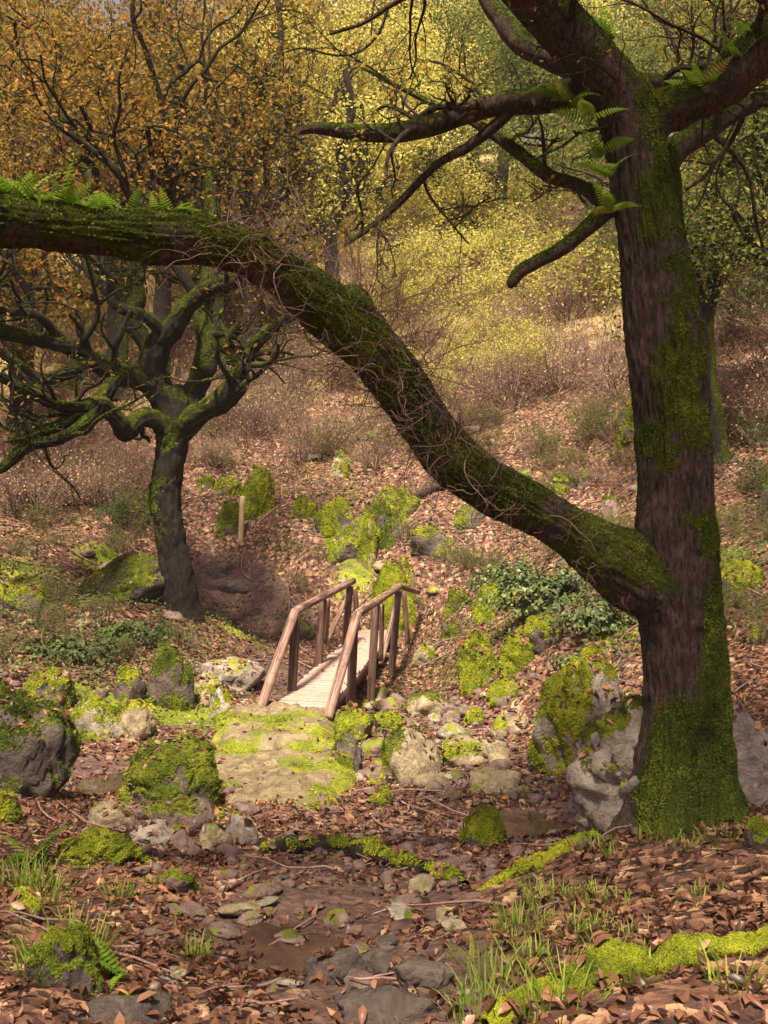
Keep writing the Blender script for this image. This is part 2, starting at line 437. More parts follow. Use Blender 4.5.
# ------------------------------------------------------------------ ground sheet
uu = np.linspace(-1.25, 1.25, 340); uu = uu * (0.55 + 0.45 * (uu / 1.25) ** 2)
tt = np.concatenate([np.linspace(-5, 2, 26)[:-1], np.geomspace(2, 30, 430), np.linspace(30, 95, 70)[1:]])
GX = uu[None] * (np.abs(tt)[:, None] + 4.5); GY = np.repeat(tt[:, None], len(uu), 1)
GX, GY = GX.ravel(), GY.ravel()
GZ = H(GX, GY)

def blob(x, y, px, py, rx, ry=None, r=None):
    c = gp(px, py); rr = r if r else rx
    return np.exp(-(((x - c[0]) / rx) ** 2 + ((y - c[1]) / (ry or rx)) ** 2))

MOSSY = [(20, 590, 1.6, 1.2), (130, 575, 1.2, .9), (350, 700, .5, .4), (350, 760, .35, .5), (200, 720, .5, .4), 
         (500, 600, .7, .6), (350, 580, .6, .6), (620, 630, .5, .5), (640, 825, .30, .25), (560, 850, .30, .2), (520, 880, .2, .2), (350, 850, .4, .2),
         (110, 855, .45, .3), (170, 885, .2, .15), (70, 700, .6, .5), (720, 560, .6, .6), (250, 640, .5, .4), (150, 700, .6, .5)]
DIRT = [(275, 945, .30, .36), (275, 945, .30, .36), (550, 828, .5, .4), (92, 780, .5, .6), (330, 905, .5, .45), (420, 905, .3, .3), (300, 870, .4, .3), (250, 620, 1.4, .8), (220, 585, .9, .6), (280, 660, .7, 1.0), (300, 700, .5, .8), (400, 970, .5, .4), (430, 1010, .4, .3)]
def ground_masks(x, y):
    q = np.stack([x, y, np.zeros_like(x)], 1)
    moss = sum(blob(x, y, a, b, c, d) for a, b, c, d in MOSSY) * .75
    n = fbm(q * .8 + 9, 3)
    moss = np.clip(moss * (1 + .6 * n) + .10 + .22 * fbm(q * .55 + 3, 3), 0, 1)
    moss *= 1 - .6 * smooth(18, 26, y)
    dirt = np.clip(sum(blob(x, y, a, b, c, d) for a, b, c, d in DIRT), 0, 1)
    gz = .8 * smooth(20, 28, y) * (1 - .5 * smooth(3, 9, x - .1 * y)) + .22 * smooth(15, 22, y)
    straw = np.clip(gz + .25 * fbm(q * .35 + 31, 3), 0, 1)
    return moss, dirt, straw
gm, gd, gs = ground_masks(GX, GY)
nU = len(uu); i = np.arange(len(tt) - 1)[:, None] * nU; j = np.arange(nU - 1)[None]
GQ = np.stack([i + j, i + j + 1, i + nU + j + 1, i + nU + j], -1).reshape(-1, 4)
ground = make_obj('ground', np.stack([GX, GY, GZ], 1), [GQ], M['ground'], None, True,
                  {'moss': ('POINT', gm), 'dirt': ('POINT', gd), 'straw': ('POINT', gs)})
tag(ground, None, None, kind='structure')

def gnormal(x, y):
    e = .05
    n = np.stack([-(H(x + e, y) - H(x - e, y)) / (2 * e), -(H(x, y + e) - H(x, y - e)) / (2 * e), np.ones(len(x))], 1)
    return n / np.linalg.norm(n, axis=1)[:, None]

# shallow water sheets: irregular patches at one level
def water(name, k, rx, ry, lift, seed):
    c = np.array([POOLS[k][0], POOLS[k][1], H([POOLS[k][0]], [POOLS[k][1]])[0]]); a = np.linspace(0, 2 * np.pi, 64, endpoint=False)
    r = 1 + .35 * fbm(np.stack([np.cos(a) * 1.4 + seed, np.sin(a) * 1.4, np.zeros(64)], 1), 3)
    V = np.stack([c[0] + rx * r * np.cos(a), c[1] + ry * r * np.sin(a), np.full(64, c[2] + lift)], 1)
    V = np.concatenate([V, [[c[0], c[1], c[2] + lift]]])
    T = np.stack([np.arange(64), (np.arange(64) + 1) % 64, np.full(64, 64)], 1)
    tag(make_obj(name, V, [T], M['water']), None, None, kind='structure')
water('water', 0, .60, .50, .062, 1)
water('water', 1, .27, .34, .027, 2)
water('water', 2, .42, .64, .062, 3)

# ------------------------------------------------------------------ moss tufts on a surface
def moss_part(V, T, w, n, size, parent, mat='moss', name='moss', loc=None, rs=RS):
    pos, nor, k = scatter(V, T, n, w, rs)
    if len(pos) == 0: return
    q = .7 * fbm(pos * 3.1 + 2, 3) + .55 * perlin(pos * 13)
    nor = nor + np.array([0, 0, .35])
    R = rot_to(nor, rs.random(len(pos)) * 6.28, .28, rs)
    s = size * .72 * (.6 + .8 * rs.random(len(pos)))
    Vv, Ff = instance(TUFTV, TUFTF, pos, R, s)
    tint = np.clip(.5 + .5 * q + .13 * rs.normal(size=len(pos)), 0, 1)
    return make_obj(name, Vv, [Ff], M[mat], parent, False, {'tint': ('FACE', tint)})

# ------------------------------------------------------------------ rocks
LITTER_SURF = []
def rock_shape(sub, kind, rs):
    V, T = ICO[sub]
    U = V.copy()
    npl = {'round': 10, 'angular': 11, 'slab': 12}[kind]
    N = rs.normal(size=(npl, 3)); N /= np.linalg.norm(N, axis=1)[:, None]
    D = rs.uniform(.60, 1.0, npl) if kind != 'round' else rs.uniform(.70, 1.05, npl)
    dots = U @ N.T
    r = np.where(dots > .05, D[None] / np.maximum(dots, .05), 9).clip(0, 9)
    pw = {'round': 9, 'angular': 22, 'slab': 16}[kind]
    r = (np.sum(np.minimum(r, 5) ** -pw, 1) + 1.08 ** -pw) ** (-1 / pw)
    if kind == 'slab':
        L = (np.abs(U) ** 4).sum(1) ** -.25
        r = np.minimum(r * 1.15, L) * .96
    V2 = U * r[:, None]
    off = rs.random(3) * 50
    a = .17 if kind != 'round' else .22
    f1 = fbm(V2 * 1.5 + off, 4)
    crack = np.maximum(0, .10 - np.abs(perlin(V2 * 1.7 + off + 9))) * (1.0 if sub > 3 else .5)
    V2 = V2 * (1 + a * f1 + .07 * fbm(V2 * 5 + off, 3) + (.022 * fbm(V2 * 17 + off, 2) if sub > 4 else 0) - crack * 1.3)[:, None]
    return V2, T

def rock_at(base, w, h, dep, kind, moss, mat, seed, label, sub=4, sink=.42, rotz=None, tufts=0, tsize=.02, group=None, mossdir=(0, 0, 1), name='rock', mossmat='moss', tilt=(0, 0), cat='rock'):
    rs = np.random.default_rng(seed)
    V, T = rock_shape(sub, kind, rs)
    V = V / np.abs(V).max(0)[None]
    full = h / (1 - sink)
    V = V * np.array([w / 2, dep / 2, full / 2])
    if tilt != (0, 0):
        a, b = tilt
        V[:, 2] += V[:, 0] * a + V[:, 1] * b
    rz = rs.uniform(-.35, .35) if rotz is None else rotz
    c, s = math.cos(rz), math.sin(rz)
    V = np.stack([V[:, 0] * c - V[:, 1] * s, V[:, 0] * s + V[:, 1] * c, V[:, 2]], 1)
    V[:, 2] += full / 2 - full * sink
    N = vnormals(V, T); md = np.array(mossdir, float); md /= np.linalg.norm(md)
    k = N @ md
    m = np.clip(moss - .08 + .62 * (k - .35) + .50 * fbm((V + base) * 2.3 + 40, 4) + .22 * fbm((V + base) * 9 + 11, 3), 0, 1) if moss > 0 else np.zeros(len(V))
    o = thing(name, base, label, cat, group)
    make_obj('stone', V, [T], M[mat], o, True, {'moss': ('POINT', m)})
    LITTER_SURF.append((V + base, T))
    if mossmat == 'moss' and seed % 5 in (1, 3) and seed not in (16, 18): mossmat = 'moss_mid'
    if tufts: moss_part(V, T, np.clip((m - .42) * 3, 0, 1), int(tufts * 1.5), tsize, o, mossmat, rs=rs)
    return o

def rock_px(cx, yb, w, h, dr, kind, moss, mat, seed, label, **kw):
    g = gp(cx, yb); d = g[1]
    wm, hm = w * d / F, h * d / F; dep = wm * dr
    base = np.array([g[0] * (d + dep * .38) / d, d + dep * .38, g[2] - .02 * dep])
    return rock_at(base, wm, hm * 1.05, dep, kind, moss, mat, seed, label, **kw)

rock_px(18, 795, 125, 108, .8, 'round', .62, 'rock_dark', 1, 'big dark rounded boulder with mossy cap cut by the left picture edge', sub=5, tufts=14000, tsize=.022, mossmat='moss_dark', mossdir=(.2, .2, 1))
rock_px(48, 712, 58, 42, .9, 'round', .78, 'rock_dark', 2, 'round mossy boulder on the left bank behind the big dark edge boulder', tufts=5000, tsize=.026)
rock_px(54, 716, 34, 22, .9, 'round', .8, 'rock_dark', 3, 'small mossy stone in front of the round left bank boulder', tufts=2000, tsize=.026)
rock_px(92, 742, 76, 40, .8, 'round', .62, 'rock_grey', 4, 'low humped rock with yellow green moss left of the big mossy boulder', tufts=5000, tsize=.024)
rock_px(130, 738, 52, 34, .8, 'angular', .35, 'rock_pale', 5, 'pale lichen stone beside the low humped mossy rock', tufts=1500, tsize=.024)
rock_px(168, 708, 56, 64, .7, 'angular', .62, 'rock_dark', 6, 'pointed mossy rock with dark hollow base below the left oak', tufts=6000, tsize=.028, mossdir=(-.1, -.25, 1))
rock_px(127, 702, 40, 34, .8, 'round', .62, 'rock_dark', 7, 'small dark mossy rock left of the pointed rock', tufts=2500, tsize=.026)
rock_px(172, 812, 124, 92, .75, 'round', .74, 'rock_dark', 8, 'large rounded boulder thick with green moss left of the stone ramp', sub=5, tufts=26000, tsize=.022, mossdir=(0, -.1, 1))
rock_px(205, 706, 38, 30, .9, 'angular', .4, 'rock_pale', 9, 'pale mossy stone between pointed rock and bridge foot', tufts=1500, tsize=.024)
rock_px(222, 726, 40, 36, .9, 'angular', .5, 'rock_grey', 10, 'upright mossy stone touching the left rail foot', tufts=2200, tsize=.022)
rock_px(232, 690, 70, 30, .9, 'slab', .22, 'rock_grey', 11, 'flat slab under the path left of the bridge deck')
rock_px(592, 775, 134, 122, .8, 'angular', .46, 'rock_grey', 12, 'tall boulder mossy on its left face beside the pool', sub=5, tufts=22000, tsize=.022, mossdir=(-.9, -.35, .75))
rock_px(690, 818, 262, 124, .55, 'angular', .12, 'rock_grey', 13, 'long pale grey lichen boulder behind the big oak trunk', sub=5, tufts=5000, tsize=.018, mossdir=(-.6, -.2, .7), rotz=-.1)
rock_px(478, 690, 50, 62, .8, 'round', .82, 'rock_grey', 14, 'upright egg shaped rock fully covered in yellow green moss', sub=4, tufts=9000, tsize=.026, mossdir=(0, -.5, 1))
rock_px(518, 672, 42, 44, .8, 'round', .8, 'rock_grey', 15, 'mossy round rock just right of the egg shaped rock', tufts=6000, tsize=.026, mossdir=(0, -.5, 1))
rock_px(400, 634, 66, 76, .7, 'angular', .6, 'rock_pale', 16, 'tall mossy rock standing behind the far end of the bridge', sub=4, tufts=11000, tsize=.034, mossdir=(-.1, -.45, 1))
rock_px(367, 572, 22, 62, 1.0, 'angular', .6, 'rock_pale', 17, 'narrow mossy pillar rock above the bridge end', tufts=3000, tsize=.034, mossdir=(-.1, -.6, .8))
rock_px(400, 524, 58, 46, .9, 'angular', .72, 'rock_grey', 18, 'mossy outcrop with a fallen branch leaning on it', tufts=6000, tsize=.038, mossdir=(0, -.4, 1))
rock_px(338, 548, 54, 50, .8, 'angular', .66, 'rock_dark', 19, 'dark mossy ledge rock left of the narrow pillar rock', tufts=5500, tsize=.036, mossdir=(-.1, -.4, 1))
rock_px(254, 520, 42, 54, .9, 'angular', .78, 'rock_grey', 20, 'leaning mossy rock behind the wooden marker stake', tufts=6000, tsize=.036, tilt=(.55, 0), mossdir=(0, -.4, 1))
rock_px(228, 542, 42, 40, .9, 'angular', .72, 'rock_dark', 21, 'lower mossy rock left of the wooden marker stake', tufts=5000, tsize=.036, tilt=(.5, 0), mossdir=(0, -.4, 1))
rock_px(226, 496, 36, 22, .9, 'round', .8, 'rock_grey', 22, 'small mossy hump above the lower stake rock', tufts=2400, tsize=.038)
rock_px(207, 490, 22, 18, .9, 'round', .8, 'rock_grey', 23, 'tiny mossy hump nearest the left oak trunk', tufts=1200, tsize=.038)
rock_px(315, 448, 32, 18, .9, 'round', .75, 'rock_grey', 24, 'mossy stone high on the slope under the leaning limb', tufts=1600, tsize=.045)
rock_px(340, 476, 26, 27, .9, 'angular', .7, 'rock_grey', 25, 'mossy stone with a pointed top in the straw slope', tufts=1600, tsize=.042)
rock_px(611, 518, 26, 24, .8, 'angular', .4, 'rock_brown', 26, 'brown stump like stone with mossy top left of the big trunk', tufts=1500, tsize=.03)
rock_px(628, 446, 32, 46, .8, 'angular', .7, 'rock_dark', 27, 'mossy rock half hidden behind the big oak trunk', tufts=2600, tsize=.04, mossdir=(-.3, -.3, 1))
rock_px(574, 490, 62, 24, .6, 'round', .58, 'rock_dark', 28, 'long low mossy stone on the slope above the limb', tufts=2600, tsize=.036)
rock_px(612, 378, 18, 16, .9, 'round', .8, 'rock_grey', 29, 'tiny mossy stone highest on the bright slope', tufts=800, tsize=.05)
rock_px(741, 592, 52, 40, .8, 'round', .72, 'rock_dark', 30, 'mossy rock right of the big trunk near the picture edge', tufts=4500, tsize=.026)
rock_px(766, 520, 22, 46, .9, 'angular', .55, 'rock_dark', 31, 'dark mossy rock cut by the right picture edge', tufts=1800, tsize=.03)
rock_px(760, 645, 22, 20, .9, 'round', .66, 'rock_dark', 32, 'small mossy stone on the leafy bank at the right edge', tufts=1500, tsize=.022)
rock_px(414, 784, 68, 50, .9, 'angular', .34, 'rock_pale', 33, 'tilted pale rock with mossy left side below the bridge', tufts=3000, tsize=.02, mossdir=(-.8, -.2, .6), tilt=(-.25, 0))
rock_px(476, 766, 80, 28, .8, 'slab', .14, 'rock_pale', 34, 'long pale flat stone in the stream bed right of the tilted rock', tufts=1200, tsize=.02, mossdir=(-.7, 0, .6))
rock_px(512, 734, 50, 30, .9, 'angular', .15, 'rock_pale', 35, 'pale angular stone behind the long flat stream stone', tufts=600, tsize=.02)
rock_px(498, 796, 66, 20, .8, 'slab', .02, 'rock_pale', 36, 'flat cream coloured stone at the edge of the stream')
rock_px(483, 850, 48, 40, .9, 'round', .72, 'rock_dark', 37, 'mossy cushion stone alone between pool and path', tufts=6000, tsize=.018)
rock_px(430, 718, 54, 24, .9, 'angular', .4, 'rock_pale', 38, 'low pale stone with mossy edge right of the bridge posts', tufts=1800, tsize=.024)
rock_px(473, 725, 22, 15, .9, 'round', .8, 'rock_dark', 39, 'tiny moss ball stone between two pale stream stones', tufts=900, tsize=.022)
rock_px(390, 734, 36, 22, .9, 'round', .66, 'rock_dark', 40, 'small mossy stone under the right handrail posts', tufts=1500, tsize=.024)
rock_px(345, 775, 40, 36, .9, 'angular', .5, 'rock_dark', 41, 'dark mossy rock at the right side of the stone ramp', tufts=3000, tsize=.022)
rock_px(352, 742, 46, 34, .9, 'angular', .6, 'rock_brown', 42, 'mossy rock wedged under the right rail foot', tufts=3200, tsize=.022)
rock_px(380, 806, 26, 16, .9, 'round', .78, 'rock_dark', 43, 'small moss pad stone right of the ramp foot', tufts=1200, tsize=.018)
rock_px(378, 786, 22, 16, .9, 'angular', .5, 'rock_brown', 44, 'small brown stone with moss near the ramp foot', tufts=600, tsize=.018)
rock_px(425, 666, 30, 20, .9, 'angular', .45, 'rock_pale', 45, 'small pale stone at the far bank beside the bridge end', tufts=900, tsize=.026)
rock_px(456, 612, 30, 26, .9, 'round', .72, 'rock_dark', 46, 'mossy stone at the left foot of the ivy mound', tufts=2000, tsize=.03)
rock_px(488, 622, 36, 40, .8, 'angular', .62, 'rock_dark', 47, 'mossy crag under the ivy just above the egg shaped rock', tufts=3000, tsize=.028, mossdir=(0, -.5, 1))
rock_px(68, 990, 84, 62, .9, 'angular', .42, 'rock_dark', 48, 'mossy rock with grass around it in the lower left corner', sub=5, tufts=15000, tsize=.013, mossdir=(.3, -.1, 1))
rock_px(98, 868, 86, 34, .9, 'angular', .72, 'rock_dark', 49, 'low green mossy rock on the left of the path', tufts=9000, tsize=.016)
rock_px(22, 922, 46, 30, .9, 'angular', .4, 'rock_brown', 50, 'brown stone among ferns at the left edge', tufts=1500, tsize=.014)
rock_px(174, 892, 42, 17, .9, 'slab', .62, 'rock_brown', 51, 'flat little stone with moss patch in the path', tufts=1800, tsize=.014)
rock_px(2, 822, 40, 30, .9, 'round', .7, 'rock_dark', 52, 'small mossy stone at the left edge below the dark boulder', tufts=2500, tsize=.02)
rock_px(112, 832, 52, 26, .8, 'slab', .1, 'rock_pale', 53, 'grey flat stone left end of the stone row', tufts=500, tsize=.016)
rock_px(150, 846, 50, 20, .8, 'slab', .05, 'rock_grey', 54, 'flat grey stone second from left in the stone row')
rock_px(182, 852, 38, 18, .8, 'angular', 0, 'rock_brown', 55, 'flat reddish stone in the middle of the stone row')
rock_px(216, 850, 36, 26, .8, 'angular', .05, 'rock_pale', 56, 'tan blocky stone standing in the stone row')
rock_px(244, 842, 44, 28, .8, 'angular', .3, 'rock_grey', 57, 'grey angular stone at the ramp front edge', tufts=600, tsize=.016)
rock_px(172, 836, 90, 26, .7, 'slab', .32, 'rock_brown', 58, 'long brown slab with moss lying before the big mossy boulder', tufts=1800, tsize=.018)
rock_px(32, 556, 22, 13, .9, 'angular', .05, 'rock_pale', 59, 'small whitish triangular stone on the left bank')
rock_px(335, 985, 66, 30, .8, 'slab', .1, 'rock_dark', 60, 'flat brown stone in the foreground right of the puddle', tufts=400, tsize=.01)
rock_px(380, 975, 52, 18, .8, 'slab', .05, 'rock_dark', 61, 'flat reddish slab in the front path next to another slab')
rock_px(425, 990, 62, 22, .8, 'slab', .03, 'rock_dark', 62, 'broad flat reddish slab nearest the mossy root')
rock_px(388, 1030, 110, 26, .7, 'slab', .0, 'rock_dark', 63, 'wide flat stone cut by the bottom picture edge')
rock_px(125, 1030, 100, 26, .7, 'slab', .05, 'rock_dark', 64, 'dark flat stone at the bottom edge left of the path')
rock_px(232, 592, 60, 14, .8, 'slab', .12, 'rock_dark', 65, 'dark stone step at the foot of the left oak', sink=.4)
rock_px(222, 578, 52, 14, .8, 'slab', .1, 'rock_dark', 66, 'upper dark stone step on the path by the left oak', sink=.4)
rock_px(598, 806, 52, 26, .9, 'angular', .2, 'rock_grey', 67, 'grey stone at the pool edge left of the big trunk', tufts=600, tsize=.016)
rock_px(760, 850, 30, 30, .9, 'round', .6, 'rock_dark', 68, 'mossy stone right beside the big trunk base at the picture edge', tufts=2500, tsize=.014)
rock_px(350, 765, 34, 26, .9, 'angular', .2, 'rock_brown', 69, 'bare brown stone pressed against the ramp side')

rock_px(352, 560, 76, 44, .7, 'angular', .55, 'rock_dark', 70, 'dark overhanging ledge between the two mossy outcrops', tufts=2500, tsize=.036, mossdir=(0, -.2, 1))
rock_px(385, 548, 40, 58, .8, 'angular', .55, 'rock_dark', 71, 'dark cleft rock between the pillar rock and the branch outcrop', tufts=3500, tsize=.036, mossdir=(0, -.3, 1))
rock_px(432, 560, 62, 34, .7, 'angular', .58, 'rock_dark', 72, 'low dark ledge on the slope right of the pillar rock', tufts=2200, tsize=.034)
rock_px(120, 600, 110, 42, .6, 'angular', .52, 'rock_dark', 73, 'long sloping moss streaked ledge on the left bank', tufts=7000, tsize=.03, tilt=(.35, 0))
rock_px(24, 612, 70, 34, .7, 'angular', .50, 'rock_dark', 74, 'mossy ledge on the left bank at the picture edge', tufts=4500, tsize=.03)
rock_px(545, 650, 60, 34, .8, 'angular', .5, 'rock_dark', 75, 'mossy shelf under the ivy right of the moss round rocks', tufts=3500, tsize=.026)
rock_px(575, 600, 54, 30, .8, 'angular', .45, 'rock_dark', 76, 'dark rock buried in the ivy mound', tufts=2500, tsize=.03)

rock_px(305, 520, 30, 26, .8, 'angular', .68, 'rock_dark', 80, 'mossy rock on the slope between the marker stake and dark ledge rock', tufts=2200, tsize=.036, mossdir=(0, -.3, 1))
rock_px(452, 640, 26, 20, .9, 'round', .74, 'rock_dark', 81, 'mossy stone on the leafy slope just right of the bridge rails', tufts=1400, tsize=.028)
rock_px(468, 530, 44, 24, .8, 'angular', .66, 'rock_dark', 82, 'mossy rock under the arching limb above the ivy', tufts=2200, tsize=.034)
rock_px(612, 600, 36, 24, .8, 'angular', .6, 'rock_dark', 83, 'mossy rock close to the big trunk below the limb joint', tufts=2000, tsize=.026)
rock_px(505, 705, 40, 24, .8, 'angular', .6, 'rock_brown', 84, 'brown rock with moss cap behind the stream stones', tufts=1800, tsize=.024)
rock_px(300, 640, 30, 24, .8, 'angular', .66, 'rock_dark', 85, 'mossy rock seen through the left handrail', tufts=1500, tsize=.03)

# stone ramp to the bridge: two broad slabs
def slab(name, x0, x1, y0, y1, z, th, skew, mat, mossk, seed, label, tufts, front=0.0):
    rs = np.random.default_rng(seed)
    nx, ny, nz = 60, 72, 10
    # box surface from an icosphere pushed to a rounded box
    V, T = ICO[5]; p = 9
    r = (np.abs(V) ** p).sum(1) ** (-1 / p); V = V * r[:, None]
    q = V.copy()
    w, l = (x1 - x0) / 2, (y1 - y0) / 2
    V = V * np.array([w, l, th / 2])
    off = rs.random(3) * 40
    edge = np.clip(np.maximum(np.abs(q[:, 0]), np.abs(q[:, 1])), 0, 1)
    ns = fbm(V * np.array([2.2, 1.8, 2]) + off, 4)
    V[:, 0] *= 1 + .20 * fbm(np.stack([V[:, 1] * 2, V[:, 2] * 3, V[:, 0] * 1.3], 1) + off, 3)
    V[:, 1] *= 1 + .10 * fbm(np.stack([V[:, 0] * 2.5, V[:, 2] * 3, V[:, 1] * .4], 1) + off + 7, 3)
    V[:, 2] += .06 * ns + .012 * fbm(V * 6 + off, 4) - .03 * np.maximum(0, .12 - np.abs(perlin(V * np.array([1.6, 2.2, 1]) + off + 5))) / .12 - .05 * smooth(.7, 1, edge) * (q[:, 2] > 0)
    V[:, 2] += front * smooth(-.1, -1, q[:, 1])
    V[:, 0] += skew * V[:, 1]
    base = np.array([(x0 + x1) / 2, (y0 + y1) / 2, z - th])
    V[:, 2] += th / 2
    N = vnormals(V, T)
    m = np.clip(mossk + .35 * smooth(.55, 1, np.abs(q[:, 0])) + .1 * (1 - N[:, 2]) + .5 * fbm((V + base) * 2.4, 4), 0, 1)
    o = thing(name, base, label, 'stone slab')
    LITTER_SURF.append((V + base, T, 16))
    make_obj('stone', V, [T], M[mat], o, True, {'moss': ('POINT', m)})
    moss_part(V, T, np.clip((m - .46) * 3, 0, 1) * (N[:, 2] > -.1), tufts, .018, o, rs=rs)
a = P(282, 707, 10.0); b = P(290, 752, 8.5)
slab('stone_slab', a[0] - .58, a[0] + .58, 8.4, 10.25, CAMZ - 2.07, .44, -.12, 'rock_tan', .42, 201, 'upper mossy stone slab right at the near end of the bridge deck', 9000)
slab('stone_slab', P(258, 780, 7.2)[0] - .70, P(258, 780, 7.2)[0] + .66, 6.25, 8.5, CAMZ - 2.15, .42, -.03, 'rock_tan', .36, 202, 'lower broad pale stone slab stepping down from the upper slab', 9000, -.17)
rock_at(P(196, 806, 6.9) * np.array([1, 1, 0]) + np.array([0, 0, CAMZ - 2.33]), .72, .20, .9, 'slab', .34, 'rock_brown', 204, 'mossy brown step stone between big mossy boulder and pale slab', sub=4, sink=.35, rotz=.2, tufts=3000, tsize=.018)
rock_at(P(322, 800, 7.0) * np.array([1, 1, 0]) + np.array([0, 0, CAMZ - 2.36]), .42, .22, .8, 'angular', .48, 'rock_brown', 205, 'mossy brown corner stone at the right front of the pale slab', sub=4, sink=.35, rotz=.1, tufts=2500, tsize=.018)

# ------------------------------------------------------------------ small countable stones
def stone_variants(n, mats):
    out = []
    for k in range(n):
        rs = np.random.default_rng(700 + k)
        V, T = rock_shape(3, 'angular' if k % 3 else 'round', rs)
        V = V * np.array([1, rs.uniform(.6, .95), rs.uniform(.35, .7)]) * .5
        me = make_obj('stone', V, [T], M[mats[k % len(mats)]], None, True, {'moss': ('POINT', np.clip((.16 if k % 2 else .38) + .5 * V[:, 2] + .5 * fbm(V * 3 + k, 2), 0, 1))})
        out.append(me)
    return out
SV = stone_variants(9, ['rock_brown', 'rock_brown', 'rock_grey', 'rock_dark', 'rock_brown', 'rock_pale'])
used = set()
def put_stone(px, py, spx, label, group, rs):
    k = int(rs.integers(len(SV))); o = SV[k]
    if k in used:
        o = SV[k].copy(); COL.objects.link(o)
    used.add(k)
    g = gp(px, py); s = spx * g[1] / F
    o.location = (g[0], g[1], g[2] + s * .08); o.rotation_euler = (rs.normal() * .2, rs.normal() * .2, rs.uniform(0, 6.28)); o.scale = (s, s, s * (.55 if 'path' in group else 1))
    tag(o, label, 'stone', group)
rs = np.random.default_rng(77)
REG = [(60, 345, 520, 690, 800, 9, 24, 'small stone lying in the stream bed right of the bridge', 'small stones in the stream bed'),
       (24, 90, 270, 808, 862, 10, 30, 'small stone at the foot of the boulder and ramp', 'small stones before the ramp'),
       (64, 150, 480, 875, 1015, 10, 44, 'flat stone pressed into the leafy front path', 'flat stones in the front path'),
       (20, 40, 240, 665, 800, 8, 20, 'small stone between the left bank boulders', 'small stones on the left bank'),
       (14, 400, 620, 780, 850, 9, 20, 'small stone round the edge of the pool', 'small stones around the pool')]
REG += [(30, 350, 525, 695, 800, 18, 46, 'tan or grey stone among the larger pale rocks of the stream bed', 'middling stones among the pale rocks'), (34, 300, 640, 430, 610, 7, 24, 'small stone poking out of the leafy slope behind the bridge', 'small stones on the leafy slope'), (16, 0, 190, 545, 660, 8, 24, 'small stone on the green left bank below the left oak', 'small stones on the green left bank'),
        (14, 650, 768, 480, 690, 8, 22, 'small stone on the leafy bank right of the big trunk', 'small stones on the right bank')]
for n, x0, x1, y0, y1, s0, s1, lab, grp in REG:
    for k in range(n):
        put_stone(rs.uniform(x0, x1), rs.uniform(y0, y1), s0 + (s1 - s0) * rs.random() ** 2.2, lab, grp, rs)

def pebbles():
    V0, T0 = ICO[1]; pts = []
    for _ in range(5200):
        pts.append((rs.uniform(-.45, .30), rs.uniform(4.6, 13)))
    p = np.array(pts); x = p[:, 0] * p[:, 1]; y = p[:, 1]
    keep = rs.random(len(x)) < (np.exp(-((x - .9) / 1.3) ** 2) * .9 + .18)
    x, y = x[keep], y[keep]
    z = H(x, y)
    R = rot_to(gnormal(x, y), rs.random(len(x)) * 6.28, .2, rs)
    s = (.018 + .05 * rs.random(len(x)) ** 3)
    sc3 = np.stack([s, s * rs.uniform(.6, 1, len(s)), s * rs.uniform(.35, .7, len(s))], 1)
    V, T = instance(V0, T0, np.stack([x, y, z + s * .2], 1), R, sc3)
    tag(make_obj('gravel', V, [T], M['rock_brown'], None, False, {'moss': ('POINT', np.zeros(len(V)))}), None, None, kind='stuff')
pebbles()

